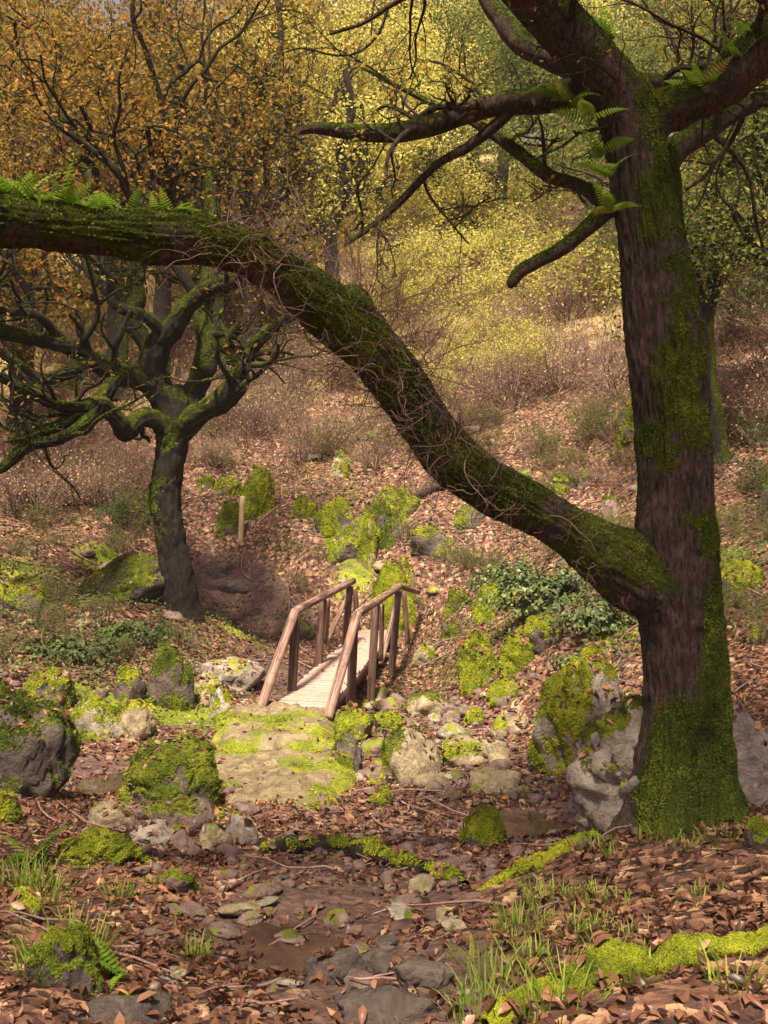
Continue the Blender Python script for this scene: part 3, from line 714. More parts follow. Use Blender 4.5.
# ------------------------------------------------------------------ leaf litter
def litter():
    A = []; B = []
    for d0, d1, dens, tmpl, s0, s1 in [(1.7, 8, 860, 8, .02, .072), (8, 16, 380, 4, .04, .09), (16, 27, 110, 4, .07, .11)]:
        n = int(dens * (d1 * d1 - d0 * d0) * .62)
        d = np.sqrt(rs.uniform(d0 * d0, d1 * d1, n)); x = rs.uniform(-.62, .62, n) * (d + .8)
        m, di, st = ground_masks(x, d)
        dr = fbm(np.stack([x, d, 0 * x], 1) * 1.1 + 90, 3)
        keep = rs.random(n) > np.clip(.12 - .75 * dr + di * .55 + np.clip(m - .45, 0, 1) * 1.2 + st * .5, 0, .93)
        x, d = x[keep], d[keep]
        x_, d_ = x, d
        z = H(x, d); N = gnormal(x, d)
        s = rs.uniform(s0, s1, len(x))
        bias = -.08 * smooth(9, 14, d)
        R = rot_to(N, rs.random(len(x)) * 6.28, .38, rs)
        curl = rs.uniform(.2, 3.0, len(x)) * np.where(rs.random(len(x)) < .5, 1, -1)
        sc3 = np.stack([s * rs.uniform(.42, 1.25, len(x)), s, s * curl], 1)
        TV, TF = (LEAF8V, LEAF8F) if tmpl == 8 else (LEAF4V, LEAF4F)
        V, T = instance(TV, TF, np.stack([x, d, z + .012 + .012 * rs.random(len(x))], 1), R, sc3)
        q = fbm(np.stack([x, d, 0 * x], 1) * .8 + 60, 3)
        tint = np.clip(.37 + bias + .22 * q + .25 * rs.normal(size=len(x)), 0, 1)
        A.append((V, T, np.repeat(tint, len(TF))))
    for V0, T0, *den in LITTER_SURF:
        ar = np.linalg.norm(np.cross(V0[T0[:, 1]] - V0[T0[:, 0]], V0[T0[:, 2]] - V0[T0[:, 0]]), axis=1).sum() / 2
        N0 = vnormals(V0, T0)
        p, nn, k = scatter(V0, T0, int(ar * (den[0] if den else 60) * rs.uniform(.3, 1.2)) + 1, smooth(.45, .8, N0[:, 2]), rs)
        if not len(p): continue
        s = rs.uniform(.025, .075, len(p)) * (1 if p[0, 1] < 9 else 1.2)
        R = rot_to(nn, rs.random(len(p)) * 6.28, .3, rs)
        V, T = instance(LEAF8V, LEAF8F, p + nn * .01, R, np.stack([s * rs.uniform(.7, 1.1, len(s)), s, s * rs.uniform(.3, 1.5, len(s))], 1))
        A.append((V, T, np.repeat(np.clip(.45 + .25 * rs.normal(size=len(p)), 0, 1), 8)))
    acc = Acc(); t = []
    for V, T, k in A: acc.add(V, T); t.append(k)
    V = np.concatenate(acc.V); T = np.concatenate(acc.F[3])
    tag(make_obj('fallen_leaves', V, [T], M['litter'], None, False, {'tint': ('FACE', np.concatenate(t))}), None, None, kind='stuff')
def sticks(n, seed):
    rs = np.random.default_rng(seed); acc = Acc()
    for k in range(n):
        d = math.sqrt(rs.uniform(2.2 ** 2, 19 ** 2)); x = rs.uniform(-.55, .55) * d
        L = rs.uniform(.12, .5) * (1 + d / 14); az = rs.uniform(0, 6.28); m = 6
        t = np.linspace(-.5, .5, m); bend = rs.normal() * .15
        xs = x + math.cos(az) * t * L - math.sin(az) * bend * L * t * t * 4; ys = d + math.sin(az) * t * L + math.cos(az) * bend * L * t * t * 4
        zs = H(xs, ys) + .02 + .05 * rs.random() * (t + .5)
        V, Q, *_ = tube(np.stack([xs, ys, zs], 1), np.linspace(.006, .0025, m) * (1 + d / 12), 4)
        acc.add(V, Q, moss=0.0)
    tag(acc.obj('fallen_twigs', M['twig']), None, None, kind='stuff')

# ------------------------------------------------------------------ branches
def unit(v): return v / (np.linalg.norm(v) + 1e-12)

def gnarl(p0, d0, L, r0, r1, n, wob, up, rs):
    pts = [np.array(p0, float)]; d = unit(np.array(d0, float)); st = L / n
    for k in range(n):
        d = unit(d + wob * rs.normal(size=3) + np.array([0, 0, up]))
        pts.append(pts[-1] + d * st)
    return np.array(pts), np.linspace(r0, r1, n + 1)

def grow(p0, d0, L, r0, lvl, maxl, rs, out, tips, nch=(4, 6), wob=.28, up=.06, shrink=.62):
    n = 7 if lvl < 2 else 5
    path, rad = gnarl(p0, d0, L, r0, r0 * (.42 if lvl < maxl else .3), n, wob, up, rs)
    out.append((path, rad, lvl))
    if lvl >= maxl - 1: tips.append((path, lvl))
    if lvl >= maxl: return
    for k in range(int(rs.integers(nch[0], nch[1] + 1))):
        t = .25 + .75 * (k + rs.random()) / nch[1]; t = min(t, 1.0)
        f = t * n; i0 = min(int(f), n - 1); p = path[i0] + (path[i0 + 1] - path[i0]) * (f - i0)
        dd = unit(path[i0 + 1] - path[i0]); side = unit(np.cross(dd, rs.normal(size=3)))
        nd = unit(dd * rs.uniform(.35, .9) + side * rs.uniform(.6, 1.0) + np.array([0, 0, .12]))
        rr = (rad[i0] * (1 - (f - i0)) + rad[i0 + 1] * (f - i0)) * rs.uniform(.5, .72)
        grow(p, nd, L * rs.uniform(shrink - .14, shrink + .12), rr, lvl + 1, maxl, rs, out, tips, nch, wob, up, shrink)

SEG = {0: 12, 1: 8, 2: 5, 3: 4, 4: 3, 5: 3}
def add_tubes(acc, tubes, moss, mdir=(0, 0, 1), seg=SEG):
    md = unit(np.array(mdir, float))
    for path, rad, lvl in tubes:
        m = max(4, len(path) * (3 if lvl < 2 else 2))
        pp = catmull(path, m); rr = np.interp(np.linspace(0, 1, m), np.linspace(0, 1, len(rad)), rad)
        V, Q, N, A, S = tube(pp, rr, seg.get(lvl, 3), (lambda p, d, a, s, r: r * .22 * perlin(p * 3.0)) if lvl < 2 else None)
        k = np.clip(moss * (1 if lvl < 3 else .6) + .45 * (N @ md) + .35 * perlin(V * 1.7 + 8), 0, 1)
        acc.add(V, Q, moss=k)

def crown_leaves(name, parent, mat, pos, size, rs, patch=None, bias=0.0, flat=.9):
    N = rs.normal(size=(len(pos), 3)) * flat + np.array([0, 0, .8])
    R = rot_to(unit_rows(N), rs.random(len(pos)) * 6.28, 0, rs)
    s = np.asarray(size) * rs.uniform(.6, 1.25, len(pos))
    V, T = instance(LEAF4V, LEAF4F, pos, R, np.stack([s * rs.uniform(.7, 1.1, len(s)), s, s * rs.uniform(-1, 2, len(s))], 1))
    q = fbm(pos * .9 + 3, 2)
    tint = np.clip(.5 + bias + .35 * q + .2 * rs.normal(size=len(pos)), 0, 1)
    return make_obj(name, V, [T], M[mat], parent, False, {'tint': ('FACE', np.repeat(tint, 2))})
def unit_rows(v): return v / (np.linalg.norm(v, axis=1)[:, None] + 1e-12)

def leaf_spots(tips, per, spread, rs, zmin=-99):
    out = []
    for path, lvl in tips:
        n = max(1, int(per * rs.uniform(.4, 1.6)))
        t = rs.random(n) ** .7 * (len(path) - 1); i0 = np.minimum(t.astype(int), len(path) - 2)
        p = path[i0] + (path[i0 + 1] - path[i0]) * (t - i0)[:, None]
        out.append(p + rs.normal(size=(n, 3)) * spread)
    p = np.concatenate(out)
    return p[p[:, 2] > zmin]

# ------------------------------------------------------------------ the big oak in front
def bark_disp(amp, k=7, stretch=2.6, lump=.10):
    def f(p, d, a, s, r):
        q = np.stack([np.cos(a) * k * 1.3, np.sin(a) * k * 1.3, s * stretch * 1.6], 1)
        q = q + .5 * perlin(p * 4)[:, None]
        ridge = 1 - np.abs(perlin(q)) * 2.2
        return amp * ridge + amp * .6 * perlin(q * 2.7 + 9) + r * lump * fbm(p * 1.6, 3)
    return f

D0 = 4.7
base = P(688, 822, D0); base[2] = H(base[0], base[1])[0]
oak = thing('oak_tree', base, 'massive mossy oak in the right foreground whose low limb arches across the path', 'tree')
def local(p): return np.asarray(p) - base
def px_path(pts, n):
    pp = np.array([P(a, b, d) for a, b, d, w in pts]); rr = np.array([w * d / F / 2 for a, b, d, w in pts])
    return catmull(pp, n), np.interp(np.linspace(0, 1, n), np.linspace(0, 1, len(rr)), rr)

TR = [(687, 850, D0, 116), (687, 818, D0, 100), (686, 785, D0, 90), (686, 740, D0, 80), (685, 690, D0, 77), (682, 640, D0, 75), (679, 590, D0, 76), (677, 545, D0, 76), (676, 500, D0, 71),
      (674, 450, D0, 71), (670, 400, D0, 70), (665, 340, D0, 69), (660, 290, D0, 66), (651, 245, D0, 60), (643, 200, D0, 54), (637, 160, D0, 52), (632, 122, D0, 58), (620, 90, D0, 52)]
def add_limb(acc, pts, n, seg, amp, mfun, flare=None, lump=.10):
    pp, rr = px_path(pts, n)
    def dsp(p, d, a, s, r):
        o = bark_disp(amp, 7, 2.6, lump)(p, d, a, s, r)
        if flare is not None:
            o = o + flare * np.exp(-s / .26) * (.35 + .9 * np.maximum(0, np.sin(a * 5 + 1.1)) + .4 * np.sin(a * 3))
        return o
    V, Q, N, A, S = tube(pp, rr, seg, dsp)
    acc.add(local(V), Q, moss=np.clip(mfun(V, N, S), 0, 1))
    return pp, rr

def trunk_moss(V, N, S):
    py = HOR - (V[:, 2] - CAMZ) * F / V[:, 1]
    side = N @ unit(np.array([.85, -.45, .1]))
    k = .44 + .40 * side + .62 * fbm(V * 2.6, 5)
    k += .55 * smooth(690, 790, py)
    k -= .16 * smooth(520, 380, py) 
    k -= .45 * np.exp(-((py - 600) / 65) ** 2) * (N[:, 0] < .25)
    return k
def limb_moss(V, N, S):
    px = V[:, 0] * F / V[:, 1] + CX; py = HOR - (V[:, 2] - CAMZ) * F / V[:, 1]
    k = .72 + .22 * N[:, 2] + .46 * fbm(V * 3.2, 4)
    return k - .62 * np.exp(-((px - 655) / 34) ** 2 - ((py - 610) / 48) ** 2)

at_ = Acc(); add_limb(at_, TR, 420, 150, .015, trunk_moss, .15)
# second stem growing up along the trunk's right side
add_limb(at_, [(676, 330, D0 + .10, 34), (676, 270, D0 + .12, 28), (669, 220, D0 + .14, 24), (667, 175, D0 + .16, 24), (664, 150, D0 + .2, 20)], 80, 36, .006, lambda V, N, S: .75 + .3 * N[:, 2])
trunk_o = at_.obj('trunk', M['bark_near'], oak)
Vt, Tt = at_.tris(); mt = np.concatenate(at_.A['moss'])
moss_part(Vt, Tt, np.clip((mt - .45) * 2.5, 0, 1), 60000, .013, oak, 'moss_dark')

LEAN = [(686, 720, D0 + .03, 62), (684, 670, D0 + .01, 66), (678, 625, D0 - .01, 70), (664, 590, D0 - .02, 72), (640, 576, D0 - .03, 66), (608, 557, D0 - .04, 56), (570, 531, D0 - .06, 41), (530, 507, D0 - .1, 39), (490, 486, D0 - .14, 40), (455, 462, D0 - .2, 41), (425, 425, D0 - .26, 43), (400, 388, D0 - .33, 45),
        (372, 350, D0 - .42, 47), (345, 322, D0 - .5, 52), (315, 298, D0 - .58, 50), (282, 272, D0 - .66, 41), (245, 252, D0 - .74, 40), (205, 241, D0 - .82, 40), (160, 237, D0 - .9, 41), (110, 232, D0 - .98, 41), (55, 227, D0 - 1.06, 43), (0, 220, D0 - 1.14, 44), (-70, 205, D0 - 1.25, 43), (-150, 185, D0 - 1.4, 40), (-290, 150, D0 - 1.55, 38), (-440, 100, D0 - 1.6, 32), (-600, 20, D0 - 1.6, 24), (-760, -90, D0 - 1.55, 14), (-880, -180, D0 - 1.5, 3)]
al = Acc(); LP, LR = add_limb(al, LEAN, 500, 96, .013, limb_moss, None, .30)
al2 = None
add_limb(al, [(345, 322, D0 - .52, 48), (352, 306, D0 - .54, 40), (362, 296, D0 - .57, 30), (366, 292, D0 - .58, 6)], 24, 40, .006, limb_moss)
lo = al.obj('limb', M['bark_near'], oak); lo['label'] = 'long mossy limb arching low across the path to the left'
Vl, Tl = al.tris(); ml = np.concatenate(al.A['moss'])
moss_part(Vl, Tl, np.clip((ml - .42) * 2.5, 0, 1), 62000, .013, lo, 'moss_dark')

UP = {
 'left': [(640, 140, D0, 56), (622, 100, D0 - .03, 54), (596, 66, D0 - .08, 50), (568, 34, D0 - .14, 48), (538, 2, D0 - .2, 46), (500, -40, D0 - .3, 44), (440, -110, D0 - .5, 40)],
 'right': [(634, 140, D0, 50), (656, 116, D0 - .02, 44), (690, 101, D0 - .06, 40), (722, 84, D0 - .1, 42), (750, 60, D0 - .14, 44), (780, 30, D0 - .2, 44), (840, -30, D0 - .3, 40)],
 'rear': [(660, 176, D0 + .2, 26), (676, 150, D0 + .25, 24), (704, 132, D0 + .3, 20), (740, 110, D0 + .35, 18), (780, 88, D0 + .4, 16), (830, 60, D0 + .5, 12)],
 'stub': [(640, 196, D0 + .0, 20), (612, 207, D0 - .02, 17), (590, 226, D0 - .04, 15), (562, 249, D0 - .06, 14), (536, 263, D0 - .08, 13), (520, 272, D0 - .09, 12), (512, 284, D0 - .09, 10), (511, 288, D0 - .09, 3)],
 'cross': [(606, 84, D0 + .1, 36), (575, 92, D0 + .14, 30), (545, 100, D0 + .18, 26), (500, 104, D0 + .2, 22), (465, 114, D0 + .22, 22), (430, 126, D0 + .24, 21), (395, 133, D0 + .25, 18), (350, 132, D0 + .26, 13), (318, 128, D0 + .28, 10), (300, 131, D0 + .3, 6)],
 'thin': [(512, 108, D0 + .2, 13), (497, 124, D0 + .22, 11), (468, 147, D0 + .25, 9), (444, 160, D0 + .3, 8), (425, 176, D0 + .34, 8), (398, 204, D0 + .4, 7), (370, 228, D0 + .44, 5), (344, 245, D0 + .5, 3)],
 'mossy': [(628, 216, D0 + .1, 14), (606, 206, D0 + .14, 12), (580, 186, D0 + .2, 12), (549, 176, D0 + .26, 12), (520, 154, D0 + .32, 11), (492, 134, D0 + .4, 9), (462, 116, D0 + .5, 7), (420, 98, D0 + .6, 5), (360, 66, D0 + .8, 3)],
 'top': [(612, 96, D0 + .15, 30), (580, 70, D0 + .3, 26), (548, 55, D0 + .45, 24), (522, 42, D0 + .6, 25), (505, 20, D0 + .7, 23), (486, -8, D0 + .8, 20), (470, -60, D0 + 1, 14)],
 'high': [(602, 66, D0 + .2, 20), (640, 84, D0 + .4, 18), (690, 86, D0 + .6, 16), (720, 92, D0 + .7, 10), (768, 60, D0 + .9, 8)],
}
LAB = {'stub': 'short broken mossy stub reaching left from the trunk', 'cross': 'long horizontal branch with bare pinkish underside', 'thin': 'thin bare branch drooping to the left', 'left': 'thick dark limb rising to the top edge', 'right': 'thick mossy limb rising to the right edge'}
crown_tips = []
rsb = np.random.default_rng(5)
for key, pts in UP.items():
    ac = Acc(); big = key in ('left', 'right')
    mf = {'cross': lambda V, N, S: .30 + .45 * N[:, 2] + .35 * fbm(V * 3, 3), 'thin': lambda V, N, S: .25 + .3 * N[:, 2] + 0 * S}.get(key, lambda V, N, S: .52 + .4 * N[:, 2] + .28 * fbm(V * 3, 3))
    pp, rr = add_limb(ac, pts, 150 if big else 90, 64 if big else 20, .007 if big else .003, mf, None, .12 if big else .2)
    # side twigs
    sub = []
    if key in ('cross', 'thin', 'mossy', 'high', 'rear', 'left', 'right'):
        for k in range({'left': 9, 'right': 9, 'high': 12}.get(key, 5)):
            i0 = int(len(pp) * rsb.uniform(.3, .98)); dd = unit(pp[min(i0 + 1, len(pp) - 1)] - pp[i0 - 1])
            nd = unit(dd * .5 + rsb.normal(size=3) * .7 + np.array([0, 0, .2]))
            grow(local(pp[i0]), nd, rsb.uniform(.3, .75) * (1.6 if key in ('left', 'right', 'high') else 1), max(.0035, min(.02, rr[i0] * .45)), 2, 4, rsb, sub, crown_tips, (2, 4), .3, .03, .62)
    add_tubes(ac, sub, .25)
    o = ac.obj('limb' if big or key == 'rear' else 'branch', M['bark_near'], oak)
    if key in LAB: o['label'] = LAB[key]
    V, T = ac.tris(); m_ = np.concatenate(ac.A['moss'])
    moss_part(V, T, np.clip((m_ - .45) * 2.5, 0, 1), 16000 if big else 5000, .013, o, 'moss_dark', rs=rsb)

# twigs tangled over the leaning limb
tw = []; dummy = []
for k in range(300):
    t = rsb.uniform(.15, .62) if k % 3 else rsb.uniform(.31, .47)
    i0 = int(t * (len(LP) - 1)); p = LP[i0] + rsb.normal(size=3) * LR[i0] * .7
    nd = unit(rsb.normal(size=3) * np.array([1, .7, .9]) + np.array([-.2, -.35, .05]))
    grow(local(p), nd, rsb.uniform(.16, .42), rsb.uniform(.0016, .0034), 3, 5, rsb, tw, dummy, (2, 3), .38, -.02, .6)
for k in range(100):   # loose fan of twigs rising from the knot
    p = LP[int(rsb.uniform(.31, .48) * len(LP))]
    nd = unit(np.array([rsb.normal() * .8 + .1, rsb.normal() * .5, rsb.uniform(.3, 1)]))
    grow(local(p), nd, rsb.uniform(.3, .75), rsb.uniform(.002, .0038), 3, 5, rsb, tw, dummy, (2, 4), .26, .0, .6)
acc = Acc(); add_tubes(acc, tw, .05); acc.obj('twigs', M['twig'], oak)
# leaves on its own twigs, plus unseen overhead clumps added to cast shade
sp = leaf_spots(crown_tips, 2.4, .07, rsb)
sp = sp[rsb.random(len(sp)) < smooth(2.0, 3.0, sp[:, 2] + base[2]) * .9 + .1]
top = []
SHADE_CLUMPS = [(1.2, 2.2, 6.2), (-.4, 1.2, 6.4), (-2.0, 1.0, 6.6), (-3.4, .2, 6.8), (-4.6, 1.4, 6.6), (-3.2, 2.2, 7.0), (-1.2, -.6, 7.0), (.2, -.2, 6.6), (-2.2, -.8, 6.6), (-5.0, 2.6, 7.2), (.4, 2.6, 6.8), (2.4, .8, 6.2), (2.2, 3.0, 6.6), (-5.2, .0, 6.8), (1.6, .9, 6.2), (1.4, 6.0, 7.6), (3.0, 7.0, 8.4), (3.4, 5.0, 7.6), (2.4, 1.8, 6.4), (1.2, 1.4, 7.0), (3.4, 2.4, 6.6), (-4.5, 7.5, 7.6), (-6, 8.5, 8), (-3.6, 8.4, 8.2), (-7.2, 7, 7.6), (-5.2, 10, 8.9), (-4.4, 5.6, 7.4), (4.4, 6.5, 7.8), (5, 8.5, 8.6), (4.4, 10, 9.2), (2.8, 5.2, 7.2), (5.6, 5, 7.4), (1.6, 2.6, 6.3), (1.6, 3.4, 6.3), (1.4, 1.6, 6.3), (1.9, 2.0, 6.7), (1.3, 2.9, 6.9), (.5, 1.8, 6.4), (-.8, 2.0, 6.5), (-2.0, 2.0, 6.6), (1.5, .6, 6.5)]
ctop = local(P(620, -560, D0))
for k in range(56000):
    c_ = SHADE_CLUMPS[int(rsb.integers(len(SHADE_CLUMPS)))]
    top.append(np.array(c_) - base + rsb.normal(size=3) * np.array([.75, .75, .3]))
crown_leaves('crown', oak, 'leaf_amber', np.concatenate([sp, np.array(top)]), np.concatenate([np.full(len(sp), .04), np.full(len(top), .075)]), rsb)

# ------------------------------------------------------------------ the oak on the left bank
D2 = 13.4
b2 = P(184, 612, D2); b2[2] = H(b2[0], b2[1])[0]
oak2 = thing('oak_tree', b2, 'dark gnarled oak with twisting limbs on the left bank behind the stream', 'tree')
def limb2(acc, pts, n, seg, amp, moss=.5, flare=None, lump=.14):
    pp, rr = px_path(pts, n)
    def dsp(p, d, a, s, r):
        o = bark_disp(amp, 5, 1.6, lump)(p, d, a, s, r)
        if flare: o = o + flare * np.exp(-s / .3) * (.4 + np.maximum(0, np.sin(a * 4 + .6)))
        return o
    V, Q, N, A, S = tube(pp, rr, seg, dsp)
    acc.add(V - b2, Q, moss=np.clip(moss + .5 * N[:, 2] - .1 * N[:, 0] + .3 * fbm(V * 1.4, 3), 0, 1))
    return pp, rr
a2 = Acc()
limb2(a2, [(184, 628, D2, 38), (181, 606, D2, 31), (176, 570, D2, 28), (170, 535, D2, 28), (166, 505, D2, 27), (168, 475, D2, 27), (172, 445, D2, 29), (174, 425, D2, 33), (172, 405, D2, 34), (168, 388, D2, 26)], 120, 40,   .026, .32, .04, .12)
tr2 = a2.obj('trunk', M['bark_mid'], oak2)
V, T = a2.tris(); m_ = np.concatenate(a2.A['moss']); moss_part(V, T, np.clip((m_ - .4) * 2.5, 0, 1), 9000, .028, tr2, 'moss_dark')
L2 = [
 [(174, 428, D2, 30), (162, 400, D2 - .1, 26), (152, 378, D2 - .2, 24), (158, 350, D2 - .3, 22), (174, 326, D2 - .4, 20), (190, 303, D2 - .5, 19), (212, 288, D2 - .6, 18), (240, 278, D2 - .6, 16), (262, 282, D2 - .6, 12), (285, 300, D2 - .5, 7)],
 [(154, 384, D2 - .2, 22), (136, 378, D2 - .3, 20), (112, 372, D2 - .5, 18), (90, 358, D2 - .7, 16), (66, 346, D2 - .9, 13), (36, 339, D2 - 1.1, 12), (0, 331, D2 - 1.3, 12), (-50, 320, D2 - 1.5, 8)],
 [(172, 432, D2, 24), (156, 420, D2 - .2, 20), (140, 418, D2 - .4, 18), (126, 432, D2 - .6, 16), (116, 418, D2 - .8, 14), (100, 404, D2 - 1, 13), (74, 408, D2 - 1.2, 11), (40, 398, D2 - 1.5, 9), (0, 376, D2 - 1.8, 7)],
 [(178, 424, D2, 28), (190, 400, D2 + .2, 24), (204, 372, D2 + .3, 22), (208, 345, D2 + .4, 20), (203, 316, D2 + .5, 17), (210, 280, D2 + .6, 15), (214, 230, D2 + .8, 13), (208, 180, D2 + 1, 11), (208, 150, D2 + 1.2, 7), (214, 110, D2 + 1.3, 3)],
 [(178, 432, D2, 24), (198, 414, D2 - .2, 20), (222, 398, D2 - .4, 17), (244, 366, D2 - .5, 15), (256, 344, D2 - .6, 12), (280, 322, D2 - .6, 10), (310, 306, D2 - .5, 6)],
 [(198, 412, D2 - .1, 16), (222, 404, D2 - .2, 14), (242, 384, D2 - .2, 12), (238, 362, D2 - .1, 10), (226, 345, D2, 8), (240, 325, D2, 6)],
 [(100, 404, D2 - 1, 12), (84, 424, D2 - 1.2, 10), (58, 440, D2 - 1.5, 9), (28, 446, D2 - 1.7, 8), (0, 470, D2 - 1.9, 6), (-30, 480, D2 - 2, 4)],
 [(118, 376, D2 - .5, 14), (100, 400, D2 - .8, 12), (70, 420, D2 - 1.1, 10), (40, 432, D2 - 1.4, 8), (10, 440, D2 - 1.6, 6)],
 [(92, 360, D2 - .7, 10), (70, 372, D2 - .9, 9), (44, 380, D2 - 1.1, 8), (20, 366, D2 - 1.3, 7), (0, 352, D2 - 1.4, 6)],
 [(165, 396, D2, 20), (150, 350, D2 + .3, 17), (130, 320, D2 + .5, 15), (136, 290, D2 + .7, 13), (110, 215, D2 + .9, 12), (92, 180, D2 + 1.0, 11), (60, 120, D2 + 1.1, 9), (52, 90, D2 + 1.2, 5), (60, 55, D2 + 1.3, 2)],
 [(136, 285, D2 + .7, 12), (146, 250, D2 + .7, 11), (165, 200, D2 + .7, 10), (175, 150, D2 + .6, 9), (164, 110, D2 + .5, 5), (152, 70, D2 + .4, 2)],
]
rs2 = np.random.default_rng(21); tips2 = []
for pts in L2:
    ac = Acc(); pp, rr = limb2(ac, [(a, b, d, w * 1.0) for a, b, d, w in pts], 110, 30, .022, .46, None, .30)
    sub = []
    for k in range(5):
        i0 = int(len(pp) * rs2.uniform(.28, .99)); i0 = min(i0, len(pp) - 2); dd = unit(pp[i0 + 1] - pp[i0])
        nd = unit(dd * .6 + rs2.normal(size=3) * .8 + np.array([0, -.1, .25]))
        grow(pp[i0] - b2, nd, rs2.uniform(.6, 1.5), max(.012, rr[i0] * .5), 2, 4, rs2, sub, tips2, (2, 3), .34, .05, .62)
    add_tubes(ac, sub, .35)
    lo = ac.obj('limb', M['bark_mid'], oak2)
    V, T = ac.tris(); m_ = np.concatenate(ac.A['moss']); moss_part(V, T, np.clip((m_ - .46) * 2.5, 0, 1), 8000, .024, lo, 'moss_dark', rs=rs2)
ac = Acc(); sub = []
for li, ts in ((3, (.9,)), (9, (.45, .6, .8, 1)), (10, (.5, .7, .85, 1)), (1, (.5, .7, .9)), (0, (.4, .6))):
    pp, rr = px_path(L2[li], 70)
    for t_ in ts:
        i0 = min(68, int(t_ * 69)); nd = unit(np.array([rs2.normal() * .8, rs2.normal() * .6 - .2, 1.1]))
        grow(pp[i0] - b2, nd, rs2.uniform(2.0, 3.2), max(.042, rr[i0] * .7), 1, 4, rs2, sub, tips2, (3, 5), .42, .10, .62)
add_tubes(ac, sub, .3); ac.obj('branches', M['bark_mid'], oak2)
sp = leaf_spots(tips2, 12, .2, rs2)
zz = sp[:, 2] + b2[2]; keep = rs2.random(len(sp)) < smooth(3.4, 6.8, zz) * .95 + .04
crown_leaves('crown', oak2, 'leaf_orange', sp[keep], .085, rs2, bias=-.08)

# ------------------------------------------------------------------ trees up the hillside
def hill_tree(px, py, height, r0, lean, mat, label, seed, nleaf, name='oak_tree', size=.09, moss=.3, bark='bark_far', bias=0.0, maxl=4, thin=1.0, d=None, spread=.22):
    rs = np.random.default_rng(seed)
    g = gp(px, py) if d is None else np.array([(px - CX) * d / F, d, H([(px - CX) * d / F], [d])[0]])
    o = thing(name, g, label, 'tree')
    out, tips = [], []
    r0 = r0 * 1.25
    path, rad = gnarl([0, 0, -.2], [lean, 0, 1], height * .5, r0, r0 * .66, 8, .16, .12, rs)
    out.append((path, rad, 0))
    for k in range(int(rs.integers(5, 8))):
        t = rs.uniform(.45, 1.0) if k else 1.0; i0 = min(int(t * 8), 7); p = path[i0] + (path[i0 + 1] - path[i0]) * (t * 8 - i0)
        az = k * 2.4 + rs.uniform(-.5, .5)
        nd = unit(np.array([math.cos(az), math.sin(az), rs.uniform(.45, 1.3)]))
        grow(p, nd, height * rs.uniform(.30, .46), rad[i0] * rs.uniform(.5, .75), 1, maxl, rs, out, tips, (3, 5), .27, .07, .62)
    acc = Acc(); add_tubes(acc, out[:1], moss + .1); acc.obj('trunk', M[bark], o)
    acc = Acc(); add_tubes(acc, out[1:], moss); acc.obj('branches', M[bark], o)
    per = max(1, nleaf / max(1, len(tips)))
    sp = leaf_spots(tips, per, spread, rs)
    crown_leaves('crown', o, mat, sp, size, rs, bias=bias - (.1 if mat == 'leaf_orange' else 0))
    return o
hill_tree(20, 425, 8.0, .18, .1, 'leaf_orange', 'orange leaved oak at the far left of the hillside', 301, 7500, size=.13, spread=.3)
hill_tree(125, 380, 8.5, .18, -.1, 'leaf_orange', 'orange leaved oak rising behind the left oak crown', 302, 7500, size=.13, spread=.3)
hill_tree(232, 350, 8.5, .18, .05, 'leaf_amber', 'amber oak directly above the arching limb', 303, 5500, size=.13, spread=.3)
hill_tree(262, 345, 8.5, .19, .1, 'leaf_amber', 'amber oak with wide low crown left of the bright gap', 304, 3000, size=.13, spread=.3)
hill_tree(60, 340, 10.5, .22, .0, 'leaf_amber', 'tall amber oak high on the left ridge', 306, 8000, size=.12, spread=.3)
hill_tree(165, 300, 10.5, .22, .0, 'leaf_orange', 'tall orange oak high on the ridge behind the limb', 307, 8000, size=.12, spread=.3)
hill_tree(290, 268, 10.0, .20, .0, 'leaf_amber', 'ridge oak of yellow brown leaves near the top middle', 308, 9000, size=.12, spread=.3)
hill_tree(400, 250, 9.0, .20, .0, 'leaf_yellow', 'pale yellow ridge oak above the bright gap', 309, 13000, size=.12, spread=.3)
hill_tree(500, 250, 9.5, .20, .0, 'leaf_olive', 'olive green ridge oak behind the horizontal branch', 310, 14000, size=.12, spread=.3)
hill_tree(580, 275, 8.5, .18, -.1, 'leaf_olive', 'olive oak on the slope just left of the big trunk', 311, 12000, size=.11, spread=.28)
hill_tree(690, 300, 9.0, .18, .0, 'leaf_olive', 'olive oak seen between the big trunk and its right neighbour', 312, 12000, size=.10, spread=.26)
hill_tree(755, 330, 8.5, .17, .0, 'leaf_amber', 'brown leaved oak high at the right edge', 313, 11000, size=.1)
hill_tree(440, 262, 6.0, .12, .0, 'leaf_yellow', 'small bright yellow tree in the middle of the lit slope', 314, 11000, name='young_tree', size=.1)
hill_tree(800, 420, 7.5, .16, -.1, 'leaf_olive', 'olive tree mostly outside the right edge', 315, 9000)
hill_tree(-70, 520, 8.5, .2, .1, 'leaf_orange', 'orange oak mostly outside the left edge', 316, 14000)
